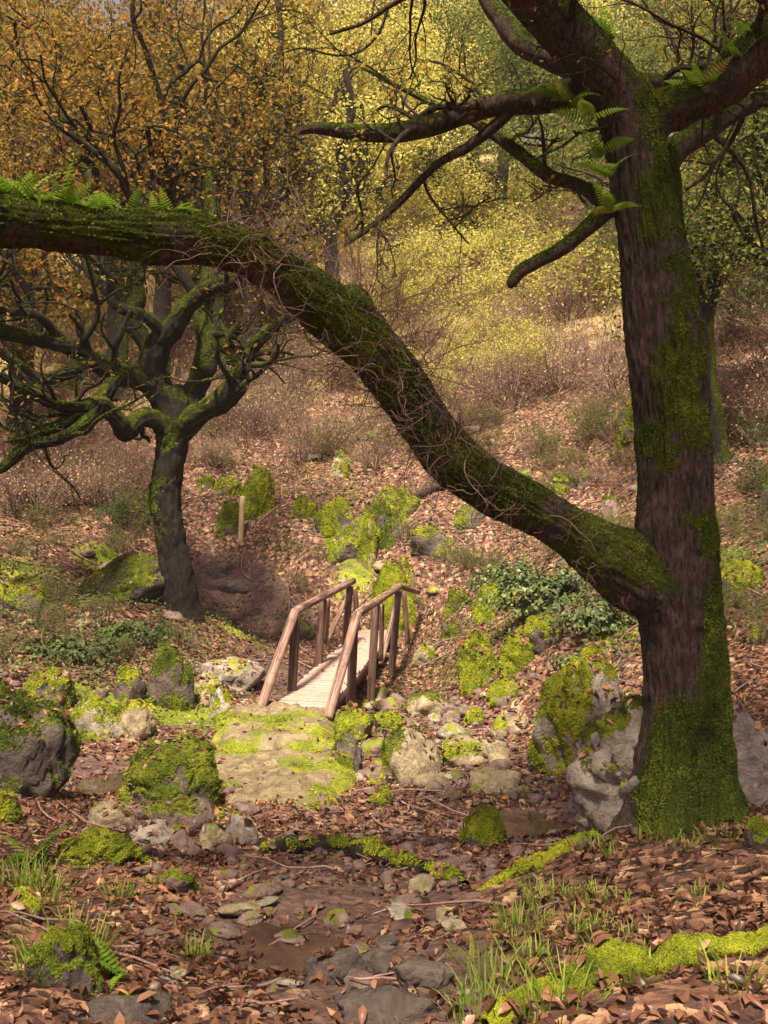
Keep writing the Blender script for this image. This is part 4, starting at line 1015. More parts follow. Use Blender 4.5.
# the crowd of oaks up the ridge: a few of each colour, then copies
FAR = {}
def ridge_tree(kind, px, d, sca, rs):
    lab, grp = {'leaf_orange': ('orange oak in the crowd of trees up the left ridge', 'orange oaks up the ridge'), 'leaf_amber': ('amber brown oak in the crowd of trees up the ridge', 'amber oaks up the ridge'),
                'leaf_yellow': ('yellow oak in the crowd of trees up the middle ridge', 'yellow oaks up the ridge'), 'leaf_olive': ('olive oak in the crowd of trees up the right ridge', 'olive oaks up the ridge')}[kind]
    lst = FAR.setdefault(kind, [])
    x = (px - CX) * d / F; loc = np.array([x, d, H([x], [d])[0]])
    if len(lst) < 2:
        o = hill_tree(px, 0, 9.5, .2, 0, kind, lab, 360 + 7 * len(FAR) + len(lst), 7500 if kind in ('leaf_orange', 'leaf_amber') else 11000, size=.17, spread=.45, d=d); o['group'] = grp; lst.append(o)
    else:
        copy_thing(lst[int(rs.integers(2))], loc, rs.uniform(0, 6.28), sca, lab, grp)
rsf = np.random.default_rng(33)
for d, st in [(33, 135), (38, 120), (43, 105), (50, 100), (60, 75)]:
    px = -70 + rsf.uniform(0, 40)
    while px < 840:
        r = rsf.random()
        kind = ('leaf_orange' if r < .55 else 'leaf_amber') if px < 270 else ('leaf_amber' if r < .45 else 'leaf_yellow') if px < 400 else ('leaf_yellow' if r < .6 else 'leaf_olive') if px < 600 else ('leaf_olive' if r < .65 else 'leaf_amber')
        if not (d < 36 and 300 < px < 600): ridge_tree(kind, px, d + rsf.uniform(-1.5, 1.5), rsf.uniform(.75, 1.15) * (1.4 if d > 47 else 1 if d > 40 else .8), rsf)
        px += st * rsf.uniform(.75, 1.25)

# slender mossy tree on the right
def px_tree(pts_list, d, label, mat, seed, moss, name='slender_tree', nleaf=0, lmat='leaf_olive', lsize=.08, lspread=.16):
    g = gp(pts_list[0][0][0], pts_list[0][0][1]); d = g[1]
    o = thing(name, g, label, 'tree'); rs = np.random.default_rng(seed); tips = []
    for k, pts in enumerate(pts_list):
        ac = Acc(); pts = [(a, b, d + e, w) for a, b, e, w in pts]
        pp, rr = px_path(pts, 70)
        V, Q, N, A, S = tube(pp, rr, 18, bark_disp(.008, 5, 1.6, .2))
        ac.add(V - g, Q, moss=np.clip(moss + .4 * N[:, 0] + .3 * N[:, 2] + .3 * fbm(V * 2, 3), 0, 1))
        sub = []
        for q in range(5 if k == 0 else 8):
            i0 = int(len(pp) * rs.uniform(.55, .98)); dd = unit(pp[min(i0 + 1, 69)] - pp[i0])
            grow(pp[i0] - g, unit(dd * .5 + rs.normal(size=3) * .7), rs.uniform(.5, 1.2), max(.01, rr[i0] * .4), 2, 4, rs, sub, tips, (2, 4), .3, .05)
        add_tubes(ac, sub, .3)
        p = ac.obj('trunk' if k == 0 else 'limb', M[mat], o)
        V, T = ac.tris(); m_ = np.concatenate(ac.A['moss']); moss_part(V, T, np.clip((m_ - .5) * 2.5, 0, 1), 5000, .024, p, 'moss_dark', rs=rs)
    crown_leaves('crown', o, lmat, leaf_spots(tips, nleaf, lspread, rs), lsize, rs)
px_tree([[(722, 462, 0, 22), (716, 430, 0, 17), (711, 390, 0, 16), (706, 350, 0, 15), (705, 318, 0, 16), (714, 285, 0, 15), (716, 245, .1, 14), (712, 205, .1, 13), (708, 165, .2, 12), (704, 128, .3, 10), (706, 90, .4, 8), (700, 40, .5, 6)],
         [(705, 318, 0, 14), (698, 296, 0, 12), (694, 270, 0, 9), (690, 250, .1, 6)],
         [(716, 180, .1, 8), (735, 160, .1, 7), (760, 148, .2, 5), (790, 140, .2, 4)]], 14, 'slender crooked mossy tree right behind the big oak trunk', 'bark_mid', 51, .5, nleaf=40, lspread=.3)

STEMS = [
 ([[(214, 392, 0, 22), (210, 330, 0, 20), (212, 260, 0, 17), (209, 205, 0, 16), (213, 165, -.3, 15), (206, 132, -.5, 13), (190, 112, -.7, 10), (172, 80, -1, 7)],
   [(211, 170, -.3, 10), (235, 118, -.6, 9), (262, 96, -.9, 7), (248, 60, -1, 5)], [(209, 200, 0, 10), (190, 168, .3, 9), (166, 150, .5, 7), (140, 150, .8, 6), (120, 120, 1, 5)]], 'dark straight oak stem rising from behind the arching limb', 71, 'leaf_amber', 13),
 ([[(118, 400, 0, 16), (116, 300, 0, 14), (107, 205, 0, 13), (101, 172, 0, 12), (84, 146, -.2, 11), (64, 121, -.4, 9), (52, 85, -.6, 7), (60, 40, -.8, 5)],
   [(101, 172, 0, 9), (108, 130, .2, 7), (98, 90, .4, 5), (106, 50, .5, 4)], [(107, 200, 0, 8), (135, 165, .3, 6), (138, 130, .4, 5)]], 'dark leaning oak stem forking above the ferny part of the limb', 72, 'leaf_orange', 13),
 ([[(160, 395, 0, 14), (162, 300, 0, 12), (166, 200, 0, 10), (173, 150, 0, 9), (172, 112, 0, 8), (180, 70, -.2, 6), (172, 30, -.3, 4)],
   [(170, 160, 0, 6), (150, 142, .2, 5), (118, 112, .3, 4)]], 'thin dark oak stem left of the straight oak stem', 73, 'leaf_orange', 10),
 ([[(250, 385, 0, 16), (252, 300, 0, 13), (250, 232, 0, 12), (247, 178, 0, 10), (268, 140, -.2, 11), (286, 113, -.4, 10), (268, 84, -.5, 9), (258, 62, -.6, 8), (236, 42, -.8, 6)],
   [(270, 225, 0, 9), (272, 205, .2, 9), (290, 186, .4, 8), (298, 150, .5, 5)], [(262, 72, -.6, 6), (280, 50, -.6, 5), (278, 0, -.5, 3)]], 'kinked mossy oak stem with an elbow near the top left middle', 74, 'leaf_amber', 10),
 ([[(336, 380, 0, 14), (334, 300, 0, 11), (331, 240, 0, 10), (338, 210, 0, 9), (346, 186, -.1, 9), (340, 150, -.2, 7), (352, 110, -.3, 5), (345, 70, -.4, 4)],
   [(333, 232, 0, 7), (318, 222, .2, 6), (308, 232, .3, 5)], [(345, 188, 0, 6), (362, 165, .2, 5), (366, 140, .3, 4)]], 'thin forked oak stem at the left side of the bright gap', 75, 'leaf_yellow', 10),
 ([[(20, 430, 0, 18), (24, 330, 0, 15), (16, 250, 0, 13), (30, 190, 0, 11), (14, 130, -.2, 9), (28, 70, -.3, 6)],
   [(24, 200, 0, 8), (52, 160, .3, 6), (70, 118, .4, 4)]], 'dark oak stem nearest the upper left corner', 76, 'leaf_orange', 12),
]
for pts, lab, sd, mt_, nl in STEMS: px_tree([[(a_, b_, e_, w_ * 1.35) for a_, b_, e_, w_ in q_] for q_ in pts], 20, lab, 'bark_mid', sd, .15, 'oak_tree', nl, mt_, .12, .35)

# ------------------------------------------------------------------ bridge
def cyl_between(p, q, r, seg=14, r2=None, wob=.004, n=8):
    path = p[None] + (q - p)[None] * np.linspace(0, 1, n)[:, None]
    # rounded ends
    ext = unit(q - p); e = min(.012, r * .4)
    path = np.concatenate([[p - ext * e], path, [q + ext * e]])
    rad = np.concatenate([[r * .75], np.linspace(r, r2 or r, n), [(r2 or r) * .75]])
    V, Q, N, A, S = tube(path, rad, seg, lambda pp, d, a, s, rr: wob * perlin(pp * 5))
    c0, c1 = len(V), len(V) + 1
    V = np.concatenate([V, [path[0]], [path[-1]]]); m = len(path)
    j = np.arange(seg)
    T = np.concatenate([np.stack([np.full(seg, c0), (j + 1) % seg, j], 1), np.stack([np.full(seg, c1), (m - 1) * seg + j, (m - 1) * seg + (j + 1) % seg], 1)])
    return V, Q, T
bo = P(300, 707, 10.0); bo[2] = CAMZ - 2.115
bridge = thing('footbridge', bo, 'small wooden footbridge with log handrails crossing the rocky stream', 'footbridge')
def bpart(name, segs, mat):
    ac = Acc()
    for p, q, r in segs:
        V, Q, T = cyl_between(np.array(p) - bo, np.array(q) - bo, r)
        n0 = ac.n; ac.add(V, Q, gx=np.concatenate([np.cos(np.arange(len(V) - 2) % 14 / 14 * 6.283), [0, 0]]), gy=np.concatenate([np.sin(np.arange(len(V) - 2) % 14 / 14 * 6.283), [0, 0]]), gz=(V - V[0]) @ unit(V[-1] - V[0]) + RS.random() * 9); ac.F.setdefault(3, []).append(T + n0)
    return ac.obj(name, M[mat], bridge)
rl = .052
Lr = [P(257, 718, 9.75), P(295, 611, 10.7), P(353, 581, 14.1), P(358, 600, 15.6)]
Rr = [P(328, 718, 9.65), P(357, 614, 10.55), P(400, 586, 13.95), P(418, 592, 15.3)]
h = bpart('handrail', [(Lr[0], Lr[1], rl), (Lr[1], Lr[2], rl)], 'rail'); h['label'] = 'left log handrail with sloping lead'
h = bpart('handrail', [(Rr[0], Rr[1], rl), (Rr[1], Rr[2], rl), (Rr[2], Rr[3], rl * .9)], 'rail'); h['label'] = 'right log handrail bending down at its far end'
def post(a, b, d, r=.055, ext=.18, n='post'):
    p, q = P(*a, d), P(*b, d); q = q + unit(q - p) * ext
    bpart(n, [(p, q, r)], 'post')
post((296, 615), (292, 690), 10.7); post((323, 600), (318, 668), 12.4); post((350, 587), (345, 645), 13.9)
post((354, 619), (350, 724), 10.55); post((376, 604), (370, 711), 12.25); post((398, 592), (391, 680), 13.8)
post((404, 592), (407, 634), 15.0, .042)
post((355, 590), (358, 628), 15.4, .042)
bpart('brace', [(P(350, 592, 13.9), P(326, 642, 13.2), .036)], 'rail')
bpart('brace', [(P(398, 597, 13.8), P(381, 664, 13.0), .036)], 'rail')
bpart('brace', [(P(382, 606, 12.6), P(381, 660, 12.9), .036)], 'rail')
bpart('brace', [(P(328, 600, 12.7), P(326, 642, 13.0), .036)], 'rail')
# deck: planks across two stringers
ca = np.array([P(301, 707, 9.95)[0], 9.95]); cb = np.array([P(376, 632, 15.5)[0], 15.5])
za, zb = CAMZ - 2.10, CAMZ - 1.99
ax = np.array([*(cb - ca), zb - za]); Ld = np.linalg.norm(ax); ax /= Ld
crs = unit(np.array([ax[1], -ax[0], 0])); upv = np.cross(crs, ax)
def box(ac, c, hx, hy, hz, bev=.006, jit=None):
    V, T = [], []
    import itertools as it
    e = bev
    pts = []
    for sx in (-1, 1):
        for sy in (-1, 1):
            for sz in (-1, 1):
                pts += [(sx * (hx - e), sy * (hy - e), sz * hz), (sx * (hx - e), sy * hy, sz * (hz - e)), (sx * hx, sy * (hy - e), sz * (hz - e))]
    import bmesh
    bm = bmesh.new(); vs = [bm.verts.new(p) for p in pts]
    bmesh.ops.convex_hull(bm, input=vs); bm.verts.index_update(); bmesh.ops.triangulate(bm, faces=bm.faces)
    V = np.array([v.co[:] for v in bm.verts]); T = np.array([[v.index for v in f.verts] for f in bm.faces]); bm.free()
    a = jit if jit is not None else 0.0
    V = np.stack([V[:, 0] * math.cos(a) - V[:, 1] * math.sin(a), V[:, 0] * math.sin(a) + V[:, 1] * math.cos(a), V[:, 2]], 1)
    Wv = c + V[:, :1] * crs + V[:, 1:2] * ax + V[:, 2:] * upv
    ac.add(Wv, T)
A0 = np.array([*ca, za]) - bo
dk = Acc(); rsd = np.random.default_rng(8)
npk = 46; pw = Ld / npk
for k in range(npk):
    c = A0 + ax * (k + .5) * pw + upv * rsd.normal() * .003 + crs * rsd.normal() * .008
    box(dk, c, .31 + rsd.normal() * .006, pw / 2 - .005, .018, .004, rsd.normal() * .008)
Vd, Td = dk.tris(); LITTER_SURF.append((Vd + bo, Td, 5)); dk.obj('deck', M['deck'], bridge, False)
for s in (-1, 1):
    st = Acc(); box(st, A0 + ax * Ld * .5 + crs * s * .255 - upv * .085, .045, Ld / 2, .065, .008); st.obj('beam', M['beam'], bridge, False)
for t in (.13, .46, .78):
    st = Acc(); box(st, A0 + ax * Ld * t - upv * .19, .40, .04, .035, .006); st.obj('crossbeam', M['beam'], bridge, False)

# wooden marker stake
g = gp(240, 543); pt = g + np.array([.05, 0, 44 * g[1] / F])
stake = thing('marker_stake', g, 'pale wooden marker stake standing on the leafy slope before a mossy rock', 'stake')
V, Q, T = cyl_between(np.array([0, 0, -.25]), pt - g, .052, 14)
ac = Acc(); ac.add(V, Q); ac.F.setdefault(3, []).append(T); ac.obj('shaft', M['stake'], stake)

# ------------------------------------------------------------------ roots and logs on the ground
def ground_root(name, pts, label, cat, moss, mat, tufts, tsize, seed, lift=.35):
    """pts: photo x, y of its foot, thickness in photo pixels"""
    rs = np.random.default_rng(seed)
    gs = [gp(a, b) for a, b, w in pts]; rr = np.array([w * g[1] / F / 2 for (a, b, w), g in zip(pts, gs)])
    pp = np.array([g + np.array([0, r * .6, r * lift]) for g, r in zip(gs, rr)])
    n = 150; c = catmull(pp, n); r = np.interp(np.linspace(0, 1, n), np.linspace(0, 1, len(rr)), rr)
    V, Q, N, A, S = tube(c, r, 32, lambda p, d, a, s, q: q * (.62 * fbm(p * 4.2 + seed, 4) + .2 * perlin(p * 15)))
    o = thing(name, c[0], label, cat)
    LITTER_SURF.append((V, quads_to_tris(Q)))
    m = np.clip(moss + .4 * N[:, 2] + .42 * fbm(V * 4 + seed, 3), 0, 1)
    make_obj('wood', V - c[0], [Q], M[mat], o, True, {'moss': ('POINT', m)})
    moss_part(V - c[0], quads_to_tris(Q), np.clip((m - .42) * 3, 0, 1), tufts, tsize, o, rs=rs)
ground_root('tree_root', [(486, 1030, 16), (520, 1012, 30), (560, 998, 40), (605, 985, 44), (650, 972, 36), (700, 962, 30), (745, 956, 32), (800, 950, 30)], 'thick green moss covered root snaking over the leafy bank in the lower right', 'root', .64, 'bark_near', 46000, .010, 61, .26)
ground_root('tree_root', [(648, 826, 34), (605, 840, 22), (572, 850, 15), (540, 868, 20), (508, 878, 11), (478, 893, 5)], 'mossy root running from the big trunk down to the pool', 'root', .55, 'bark_near', 14000, .013, 62, .08)
ground_root('fallen_log', [(262, 852, 10), (290, 852, 18), (325, 852, 22), (365, 860, 24), (405, 870, 24), (440, 880, 20), (466, 888, 10)], 'dark half buried log with moss patches lying across the path', 'log', .36, 'bark_mid', 7000, .014, 63, .25)
ground_root('fallen_branch', [(395, 518, 8), (415, 505, 9), (440, 492, 8), (470, 486, 5)], 'bare fallen branch leaning by the mossy outcrop on the slope', 'branch', .05, 'bark_near', 200, .02, 64, 1.6)

# ------------------------------------------------------------------ ferns, grass, ivy, shrubs
def frond(L, n, w, rs, droop=.5):
    """one pinnate frond as V,T"""
    V, T = [], []; t = np.linspace(0, 1, n)
    y = L * t * (1 - .12 * droop * t); z = L * (.55 * t - droop * t * t)
    V = []; 
    for k in range(n):
        ww = w * L * math.sin(math.pi * (0.12 + .88 * t[k]) ** .8) * (1 - .3 * t[k])
        for s in (-1, 1):
            b = len(V); s0 = L / n * .42
            V += [(0, y[k] - s0, z[k]), (0, y[k] + s0, z[k]), (s * ww, y[k] + s0 * 1.5, z[k] - .15 * ww), (s * ww * .75, y[k] - s0 * .2, z[k] - .1 * ww)]
            T += [(b, b + 1, b + 2), (b, b + 2, b + 3)]
    return np.array(V), np.array(T)
def fern(loc, L, nf, label, seed, group=None, up=.6, facing=None, mat='fern'):
    rs = np.random.default_rng(seed); o = thing('fern', loc, label, 'fern', group)
    for k in range(nf):
        V, T = frond(L * rs.uniform(.7, 1.15), 15, .20, rs, rs.uniform(.25, .8))
        az = rs.uniform(0, 6.28) if facing is None else facing + rs.normal() * .8
        tl = rs.uniform(0, up)
        c, s = math.cos(tl), math.sin(tl)
        V = np.stack([V[:, 0], V[:, 1] * c - V[:, 2] * s, V[:, 1] * s + V[:, 2] * c], 1)
        roll = rs.normal() * .5; c, s = math.cos(roll), math.sin(roll)
        V = np.stack([V[:, 0] * c + V[:, 2] * s, V[:, 1], -V[:, 0] * s + V[:, 2] * c], 1)
        c, s = math.cos(az), math.sin(az)
        V = np.stack([V[:, 0] * c - V[:, 1] * s, V[:, 0] * s + V[:, 1] * c, V[:, 2]], 1)
        tint = np.clip(.5 + .25 * rs.normal() + .1 * rs.normal(size=len(T)), 0, 1)
        make_obj('frond', V, [T], M[mat], o, False, {'tint': ('FACE', tint)})
    return o
def limb_at(px):
    s = LP[:, 0] * F / LP[:, 1] + CX; k = int(np.argmin(np.abs(s - px))); return LP[k] + np.array([0, 0, LR[k] * .8])
for k, px in enumerate([-8, 10, 24, 38, 62, 84, 108, 130, 156, 172]):
    fern(limb_at(px), (.20 if px < 100 else .14) * (.8 + .4 * ((k * 7) % 5) / 5), 9, 'bright green fern growing on top of the arching limb', 400 + k, 'ferns along the arching limb', .9)
for k, (px, py, d) in enumerate([(560, 98, D0 + .0), (572, 100, D0 - .08), (592, 118, D0 - .22), (610, 210, D0 - .26), (604, 150, D0 - .2), (608, 175, D0 - .22)]):
    fern(P(px, py, d), .19, 7, 'bright green fern on the left side of the big oak fork', 420 + k, 'ferns at the oak fork', .5)
for k, (px, py, d) in enumerate([(612, 38, D0 - .05), (700, 92, D0 - .15), (740, 62, D0 - .2), (756, 44, D0 - .2)]):
    fern(P(px, py, d), .2, 8, 'green fern on the rising right limb of the big oak', 430 + k, 'ferns on the rising right limb', .9)
fern(gp(120, 975), .22, 6, 'single bright fern in front of the corner rock', 440, None, .5)
fern(gp(30, 868), .30, 8, 'dark fern clump at the left edge by the path', 441, None, .8, mat='grass')
fern(gp(520, 478), .35, 7, 'fern at the back of the arching limb on the slope', 442, None, .8)
fern(gp(372, 1018), .10, 4, 'tiny fern sprig between the front slabs', 443, None, .5)

def grass_tuft(loc, h, n, spread, label, seed, group=None, mat='grass', bias=0.0, wd=.006):
    rs = np.random.default_rng(seed); V, T, tn = [], [], []
    for k in range(n):
        az = rs.uniform(0, 6.28); r = spread * math.sqrt(rs.random()); b = np.array([math.cos(az) * r, math.sin(az) * r, -.02])
        L = h * rs.uniform(.5, 1.15); a2 = az + rs.normal() * .6; out = np.array([math.cos(a2), math.sin(a2), 0]); lean = rs.uniform(.1, .9)
        sd = np.array([-out[1], out[0], 0]) * wd * rs.uniform(.6, 1.2)
        q = len(V)
        for t in (0, .35, .7, 1):
            c = b + out * L * lean * t * t + np.array([0, 0, L * (t - .3 * lean * t * t)])
            w = (1 - t) ** .7
            V += [c - sd * w, c + sd * w]
        for m_ in range(3): T += [(q + 2 * m_, q + 2 * m_ + 1, q + 2 * m_ + 3), (q + 2 * m_, q + 2 * m_ + 3, q + 2 * m_ + 2)]
        tn += [np.clip(.5 + bias + .25 * rs.normal(), 0, 1)] * 6
    o = make_obj('grass_tuft', np.array(V), [np.array(T)], M[mat], None, False, {'tint': ('FACE', np.array(tn))})
    o.location = [float(v) for v in loc]
    return tag(o, label, 'grass', group)
GT = [(78, 960, .22, 90, .10, 'grass tuft draping over the corner rock'), (42, 975, .20, 80, .10, 'grass tuft left of the corner rock'), (20, 890, .22, 110, .14, 'thick grass tuft at the left edge'), (45, 900, .18, 80, .10, 'grass tuft beside the left edge fern'),
      (196, 962, .14, 70, .05, 'small lone grass tuft beside the puddle'), (500, 985, .18, 60, .10, 'grass tuft at the root tip'), (520, 930, .15, 70, .10, 'grass tuft on the bank edge above the root tip'), (545, 905, .14, 60, .09, 'grass tuft midway up the bank edge'),
      (600, 850, .13, 60, .10, 'grass tuft on the bank near the pool'), (655, 838, .12, 60, .10, 'grass tuft left of the trunk foot'), (725, 842, .12, 50, .10, 'grass tuft right of the trunk foot'), (690, 848, .10, 50, .12, 'grass tuft in front of the trunk foot'),
      (560, 1005, .15, 60, .12, 'grass tuft under the mossy root'), (735, 985, .14, 40, .08, 'grass tuft behind the root at the right edge'), (640, 980, .12, 40, .08, 'grass tuft growing over the root hump'), (480, 1015, .16, 60, .10, 'grass tuft at the bottom edge by the root'),
      (118, 900, .12, 60, .07, 'grass tuft beside the low mossy path rock'), (700, 900, .08, 40, .12, 'short grass patch among leaves below the trunk'), (468, 960, .10, 40, .08, 'sparse grass on the path side of the bank')]
for k, (px, py, hh, n, sp_, lab) in enumerate(GT): grass_tuft(gp(px, py), hh, n, sp_, lab, 500 + k, bias=.1, wd=.004)
for k in range(32):
    r_ = np.random.default_rng(560 + k); px, py = r_.uniform(500, 640), r_.uniform(835, 960)
    if py < 1560 - 1.15 * px: py += 60
    grass_tuft(gp(px, py), .09, 26, .08, 'small grass sprout along the leafy bank edge', 560 + k, 'grass sprouts on the bank', bias=.28, wd=.0035)

# ground cover of small herbs and mossy sprouts
def ground_cover(name, n, dr, ur, mat, size, mask, seed, bias=0.0, tmpl=(LEAF4V, LEAF4F), lift=.04, tilt=.5):
    rs = np.random.default_rng(seed)
    d = np.sqrt(rs.uniform(dr[0] ** 2, dr[1] ** 2, n)); x = rs.uniform(ur[0], ur[1], n) * d
    k = rs.random(n) < mask(x, d); x, d = x[k], d[k]
    pos = np.stack([x, d, H(x, d) + lift * rs.random(len(x))], 1)
    R = rot_to(gnormal(x, d) + np.array([0, -.3, 0]), rs.random(len(x)) * 6.28, tilt, rs)
    V, T = instance(tmpl[0], tmpl[1], pos, R, size * rs.uniform(.5, 1.4, len(x)))
    tint = np.clip(.5 + bias + .3 * fbm(pos * .8, 2) + .2 * rs.normal(size=len(x)), 0, 1)
    return tag(make_obj(name, V, [T], M[mat], None, False, {'tint': ('FACE', np.repeat(tint, len(tmpl[1])))}), None, None, kind='stuff')
def herb_mask(x, y):
    q = np.stack([x, y, 0 * x], 1)
    m, d, s = ground_masks(x, y)
    b = sum(blob(x, y, *k) for k in [(60, 640, 1.6, 1.3), (110, 600, 1.6, 1.0), (20, 600, 1.3, 1.2), (300, 560, .5, .4), (270, 545, .4, .4), (560, 600, 1.0, .8), (530, 620, .8, .6), (490, 560, .8, .8), (620, 640, .6, .5), (440, 540, .5, .4), (120, 660, 1.0, .6), (740, 560, .8, .7), (700, 620, .8, .8)])
    return np.clip((b * .7 + .12) * (1 + 1.3 * fbm(q * 1.3 + 4, 3)) - .1, 0, 1) * (1 - d)
ground_cover('ground_cover', 70000, (8.5, 20), (-.5, .5), 'leaf_dark', .05, herb_mask, 601, .1, lift=.12)
ground_cover('ground_cover', 60000, (8.5, 24), (-.5, .5), 'leaf_olive', .05, lambda x, y: np.clip(.30 + 1.1 * fbm(np.stack([x, y, 0 * x], 1) * .55 + 70, 3) - .5 * ground_masks(x, y)[1], 0, 1) * .7, 602, -.1, lift=.10)
ground_cover('moss_sprouts', 60000, (2, 17), (-.55, .55), 'moss', .024, lambda x, y: np.clip((ground_masks(x, y)[0] - .5) * 3, 0, 1), 603, 0, (TUFTV, TUFTF), .01)
# dry straw and heath stalks on the upper slope
STALKV = np.array([[-.03, 0, -.05], [.03, 0, -.05], [.12, 0, 1.0]], float)
def slope_stalks(name, n, mat, hgt, mask, seed, dr=(16, 42)):
    rs = np.random.default_rng(seed)
    d = np.sqrt(rs.uniform(dr[0] ** 2, dr[1] ** 2, n)); x = rs.uniform(-.55, .55, n) * d
    k = rs.random(n) < mask(x, d); x, d = x[k], d[k]
    pos = np.stack([x, d, H(x, d)], 1)
    N = np.stack([rs.normal(size=len(x)) * .5, -.15 + rs.normal(size=len(x)) * .4, np.ones(len(x))], 1)
    R = rot_to(unit_rows(N), rs.normal(size=len(x)) * .8, 0, rs)
    hh = hgt * rs.uniform(.4, 1.3, len(x)) * (1 + .5 * fbm(pos * .5, 2))
    V, T = instance(STALKV, TUFTF, pos, R, np.stack([hh * .55 + .1, hh, hh], 1))
    q = fbm(pos * .35 + 20, 3) + .9 * np.exp(-((x - 2.2) / 5) ** 2 - ((d - 28) / 6) ** 2)  # glow on the middle slope put into stalk colour as a golden patch
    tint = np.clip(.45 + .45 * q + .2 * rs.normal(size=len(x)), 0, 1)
    tag(make_obj(name, V, [T], M[mat], None, False, {'tint': ('FACE', tint)}), None, None, kind='stuff')
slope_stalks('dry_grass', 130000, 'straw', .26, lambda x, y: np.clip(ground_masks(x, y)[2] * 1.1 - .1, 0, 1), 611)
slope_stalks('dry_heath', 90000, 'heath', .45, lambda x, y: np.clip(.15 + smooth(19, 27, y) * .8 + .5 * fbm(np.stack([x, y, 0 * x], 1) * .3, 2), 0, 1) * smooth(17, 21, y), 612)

# shrubs
def shrub_proto(kind, seed, h):
    rs = np.random.default_rng(seed); out, tips = [], []
    for k in range(26 if kind == 'bare' else 14):
        az = rs.uniform(0, 6.28); nd = unit(np.array([math.cos(az) * .8, math.sin(az) * .8, rs.uniform(.5, 1.4)]))
        grow(np.array([math.cos(az) * .12, math.sin(az) * .12, -.05]) * h, nd, h * rs.uniform(.5, .85), .008 * h + .003, 3, 5, rs, out, tips, (3, 4), .22, .03, .62)
    o = thing('shrub', (0, 0, 0), 'x', 'shrub')
    acc = Acc(); add_tubes(acc, out, .05); acc.obj('stems', M['twig'], o)
    mat, per, size = {'bare': ('heath', 1.6, .05), 'yellow': ('leaf_yellow', 9, .06), 'olive': ('leaf_olive', 9, .055), 'dark': ('leaf_dark', 9, .06), 'amber': ('leaf_amber', 9, .075)}[kind]
    crown_leaves('leaves', o, mat, leaf_spots(tips, per, .05 * h, rs), size, rs)
    return o
PROTO = {k: [shrub_proto(k, 800 + 10 * i_ + j_, 1.2) for j_ in range(2 if k != 'bare' else 3)] for i_, k in enumerate(['bare', 'yellow', 'olive', 'dark', 'amber'])}
first = set()
def put_shrub(kind, px, py, s, label, group, rs):
    pr = PROTO[kind][int(rs.integers(len(PROTO[kind])))]; g = gp(px, py)
    if pr.name in first:
        copy_thing(pr, g, rs.uniform(0, 6.28), s * rs.uniform(.85, 1.2), label, group)
    else:
        first.add(pr.name); pr.location = [float(v) for v in g]; pr.scale = (s,) * 3; pr['label'] = label; pr['group'] = group
rss = np.random.default_rng(91)
SH = [('olive', 26, (430, 640), (410, 600), .32, 'tiny green plant clump on the leafy slope behind the arching limb', 'tiny green plants on the leafy slope'),
      ('bare', 14, (430, 630), (400, 520), .42, 'tiny bare shrub on the leafy slope behind the arching limb', 'tiny bare shrubs on the leafy slope'),
      ('olive', 16, (700, 790), (470, 700), .30, 'small green plant clump on the bank right of the big trunk', 'small green plants on the right bank'),
      ('dark', 10, (700, 790), (380, 560), .5, 'small dark green shrub on the shady bank right of the big trunk', 'small dark shrubs on the right bank'),
      ('olive', 16, (0, 200), (540, 680), .30, 'small green plant clump on the left bank under the left oak', 'small green plants on the left bank'),
      ('olive', 12, (290, 470), (500, 640), .28, 'small green plant clump around the mossy outcrops above the bridge', 'small green plants by the outcrops'),
      ('bare', 22, (190, 430), (395, 470), .75, 'low bare shrub on the leafy slope between left oak and arching limb', 'low bare shrubs on the leafy slope'),
      ('olive', 14, (200, 440), (380, 470), .55, 'low green shrub on the leafy slope between left oak and arching limb', 'low green shrubs on the leafy slope'),
      ('bare', 16, (10, 150), (455, 530), .9, 'bare pinkish brown shrub on the slope left of the left oak', 'bare shrubs left of the left oak'),
      ('bare', 14, (200, 330), (365, 440), 1.0, 'bare pinkish shrub on the slope under the arching limb', 'bare shrubs under the arching limb'),
      ('bare', 20, (420, 640), (315, 410), 1.1, 'bare pinkish shrub on the bright middle slope', 'bare shrubs on the middle slope'),
      ('bare', 14, (700, 790), (300, 450), 1.0, 'bare brown shrub on the shady slope right of the big trunk', 'bare shrubs right of the big trunk'),
      ('bare', 16, (0, 350), (300, 380), 1.2, 'bare brown shrub high on the left slope among oak stems', 'bare shrubs high on the left slope'),
      ('bare', 26, (370, 640), (225, 330), 1.3, 'tall bare straw coloured shrub high on the bright slope', 'tall bare shrubs high on the bright slope'),
      ('yellow', 48, (350, 600), (165, 330), 1.6, 'bright yellow green shrub in the sunny gap of the slope', 'yellow shrubs in the sunny gap'),
      ('yellow', 16, (340, 560), (335, 400), .9, 'small yellow leaved shrub lower on the straw slope', 'yellow shrubs on the straw slope'),
      ('olive', 18, (500, 700), (180, 290), 1.5, 'olive shrub on the upper slope behind the broken stub', 'olive shrubs on the upper slope'),
      ('olive', 8, (30, 160), (470, 540), .6, 'low olive shrub among bare bushes on the left slope', 'olive shrubs on the left slope'),
      ('olive', 16, (300, 620), (400, 490), .55, 'low olive shrub on the straw slope behind the limb', 'olive shrubs on the straw slope'),
      ('amber', 14, (-10, 350), (255, 350), 1.5, 'amber leaved bush among the oak stems of the left slope', 'amber bushes on the left slope'),
      ('bare', 16, (0, 340), (300, 400), 1.1, 'pale brown bush behind the left oak limbs', 'pale bushes behind the left oak'),
      ('dark', 6, (700, 780), (230, 360), 1.3, 'dark green shrub high on the right slope', 'dark shrubs on the right slope'),
      ('dark', 3, (110, 150), (515, 545), .55, 'dark grey green shrub left of the left oak trunk', 'dark shrubs by the left oak')]
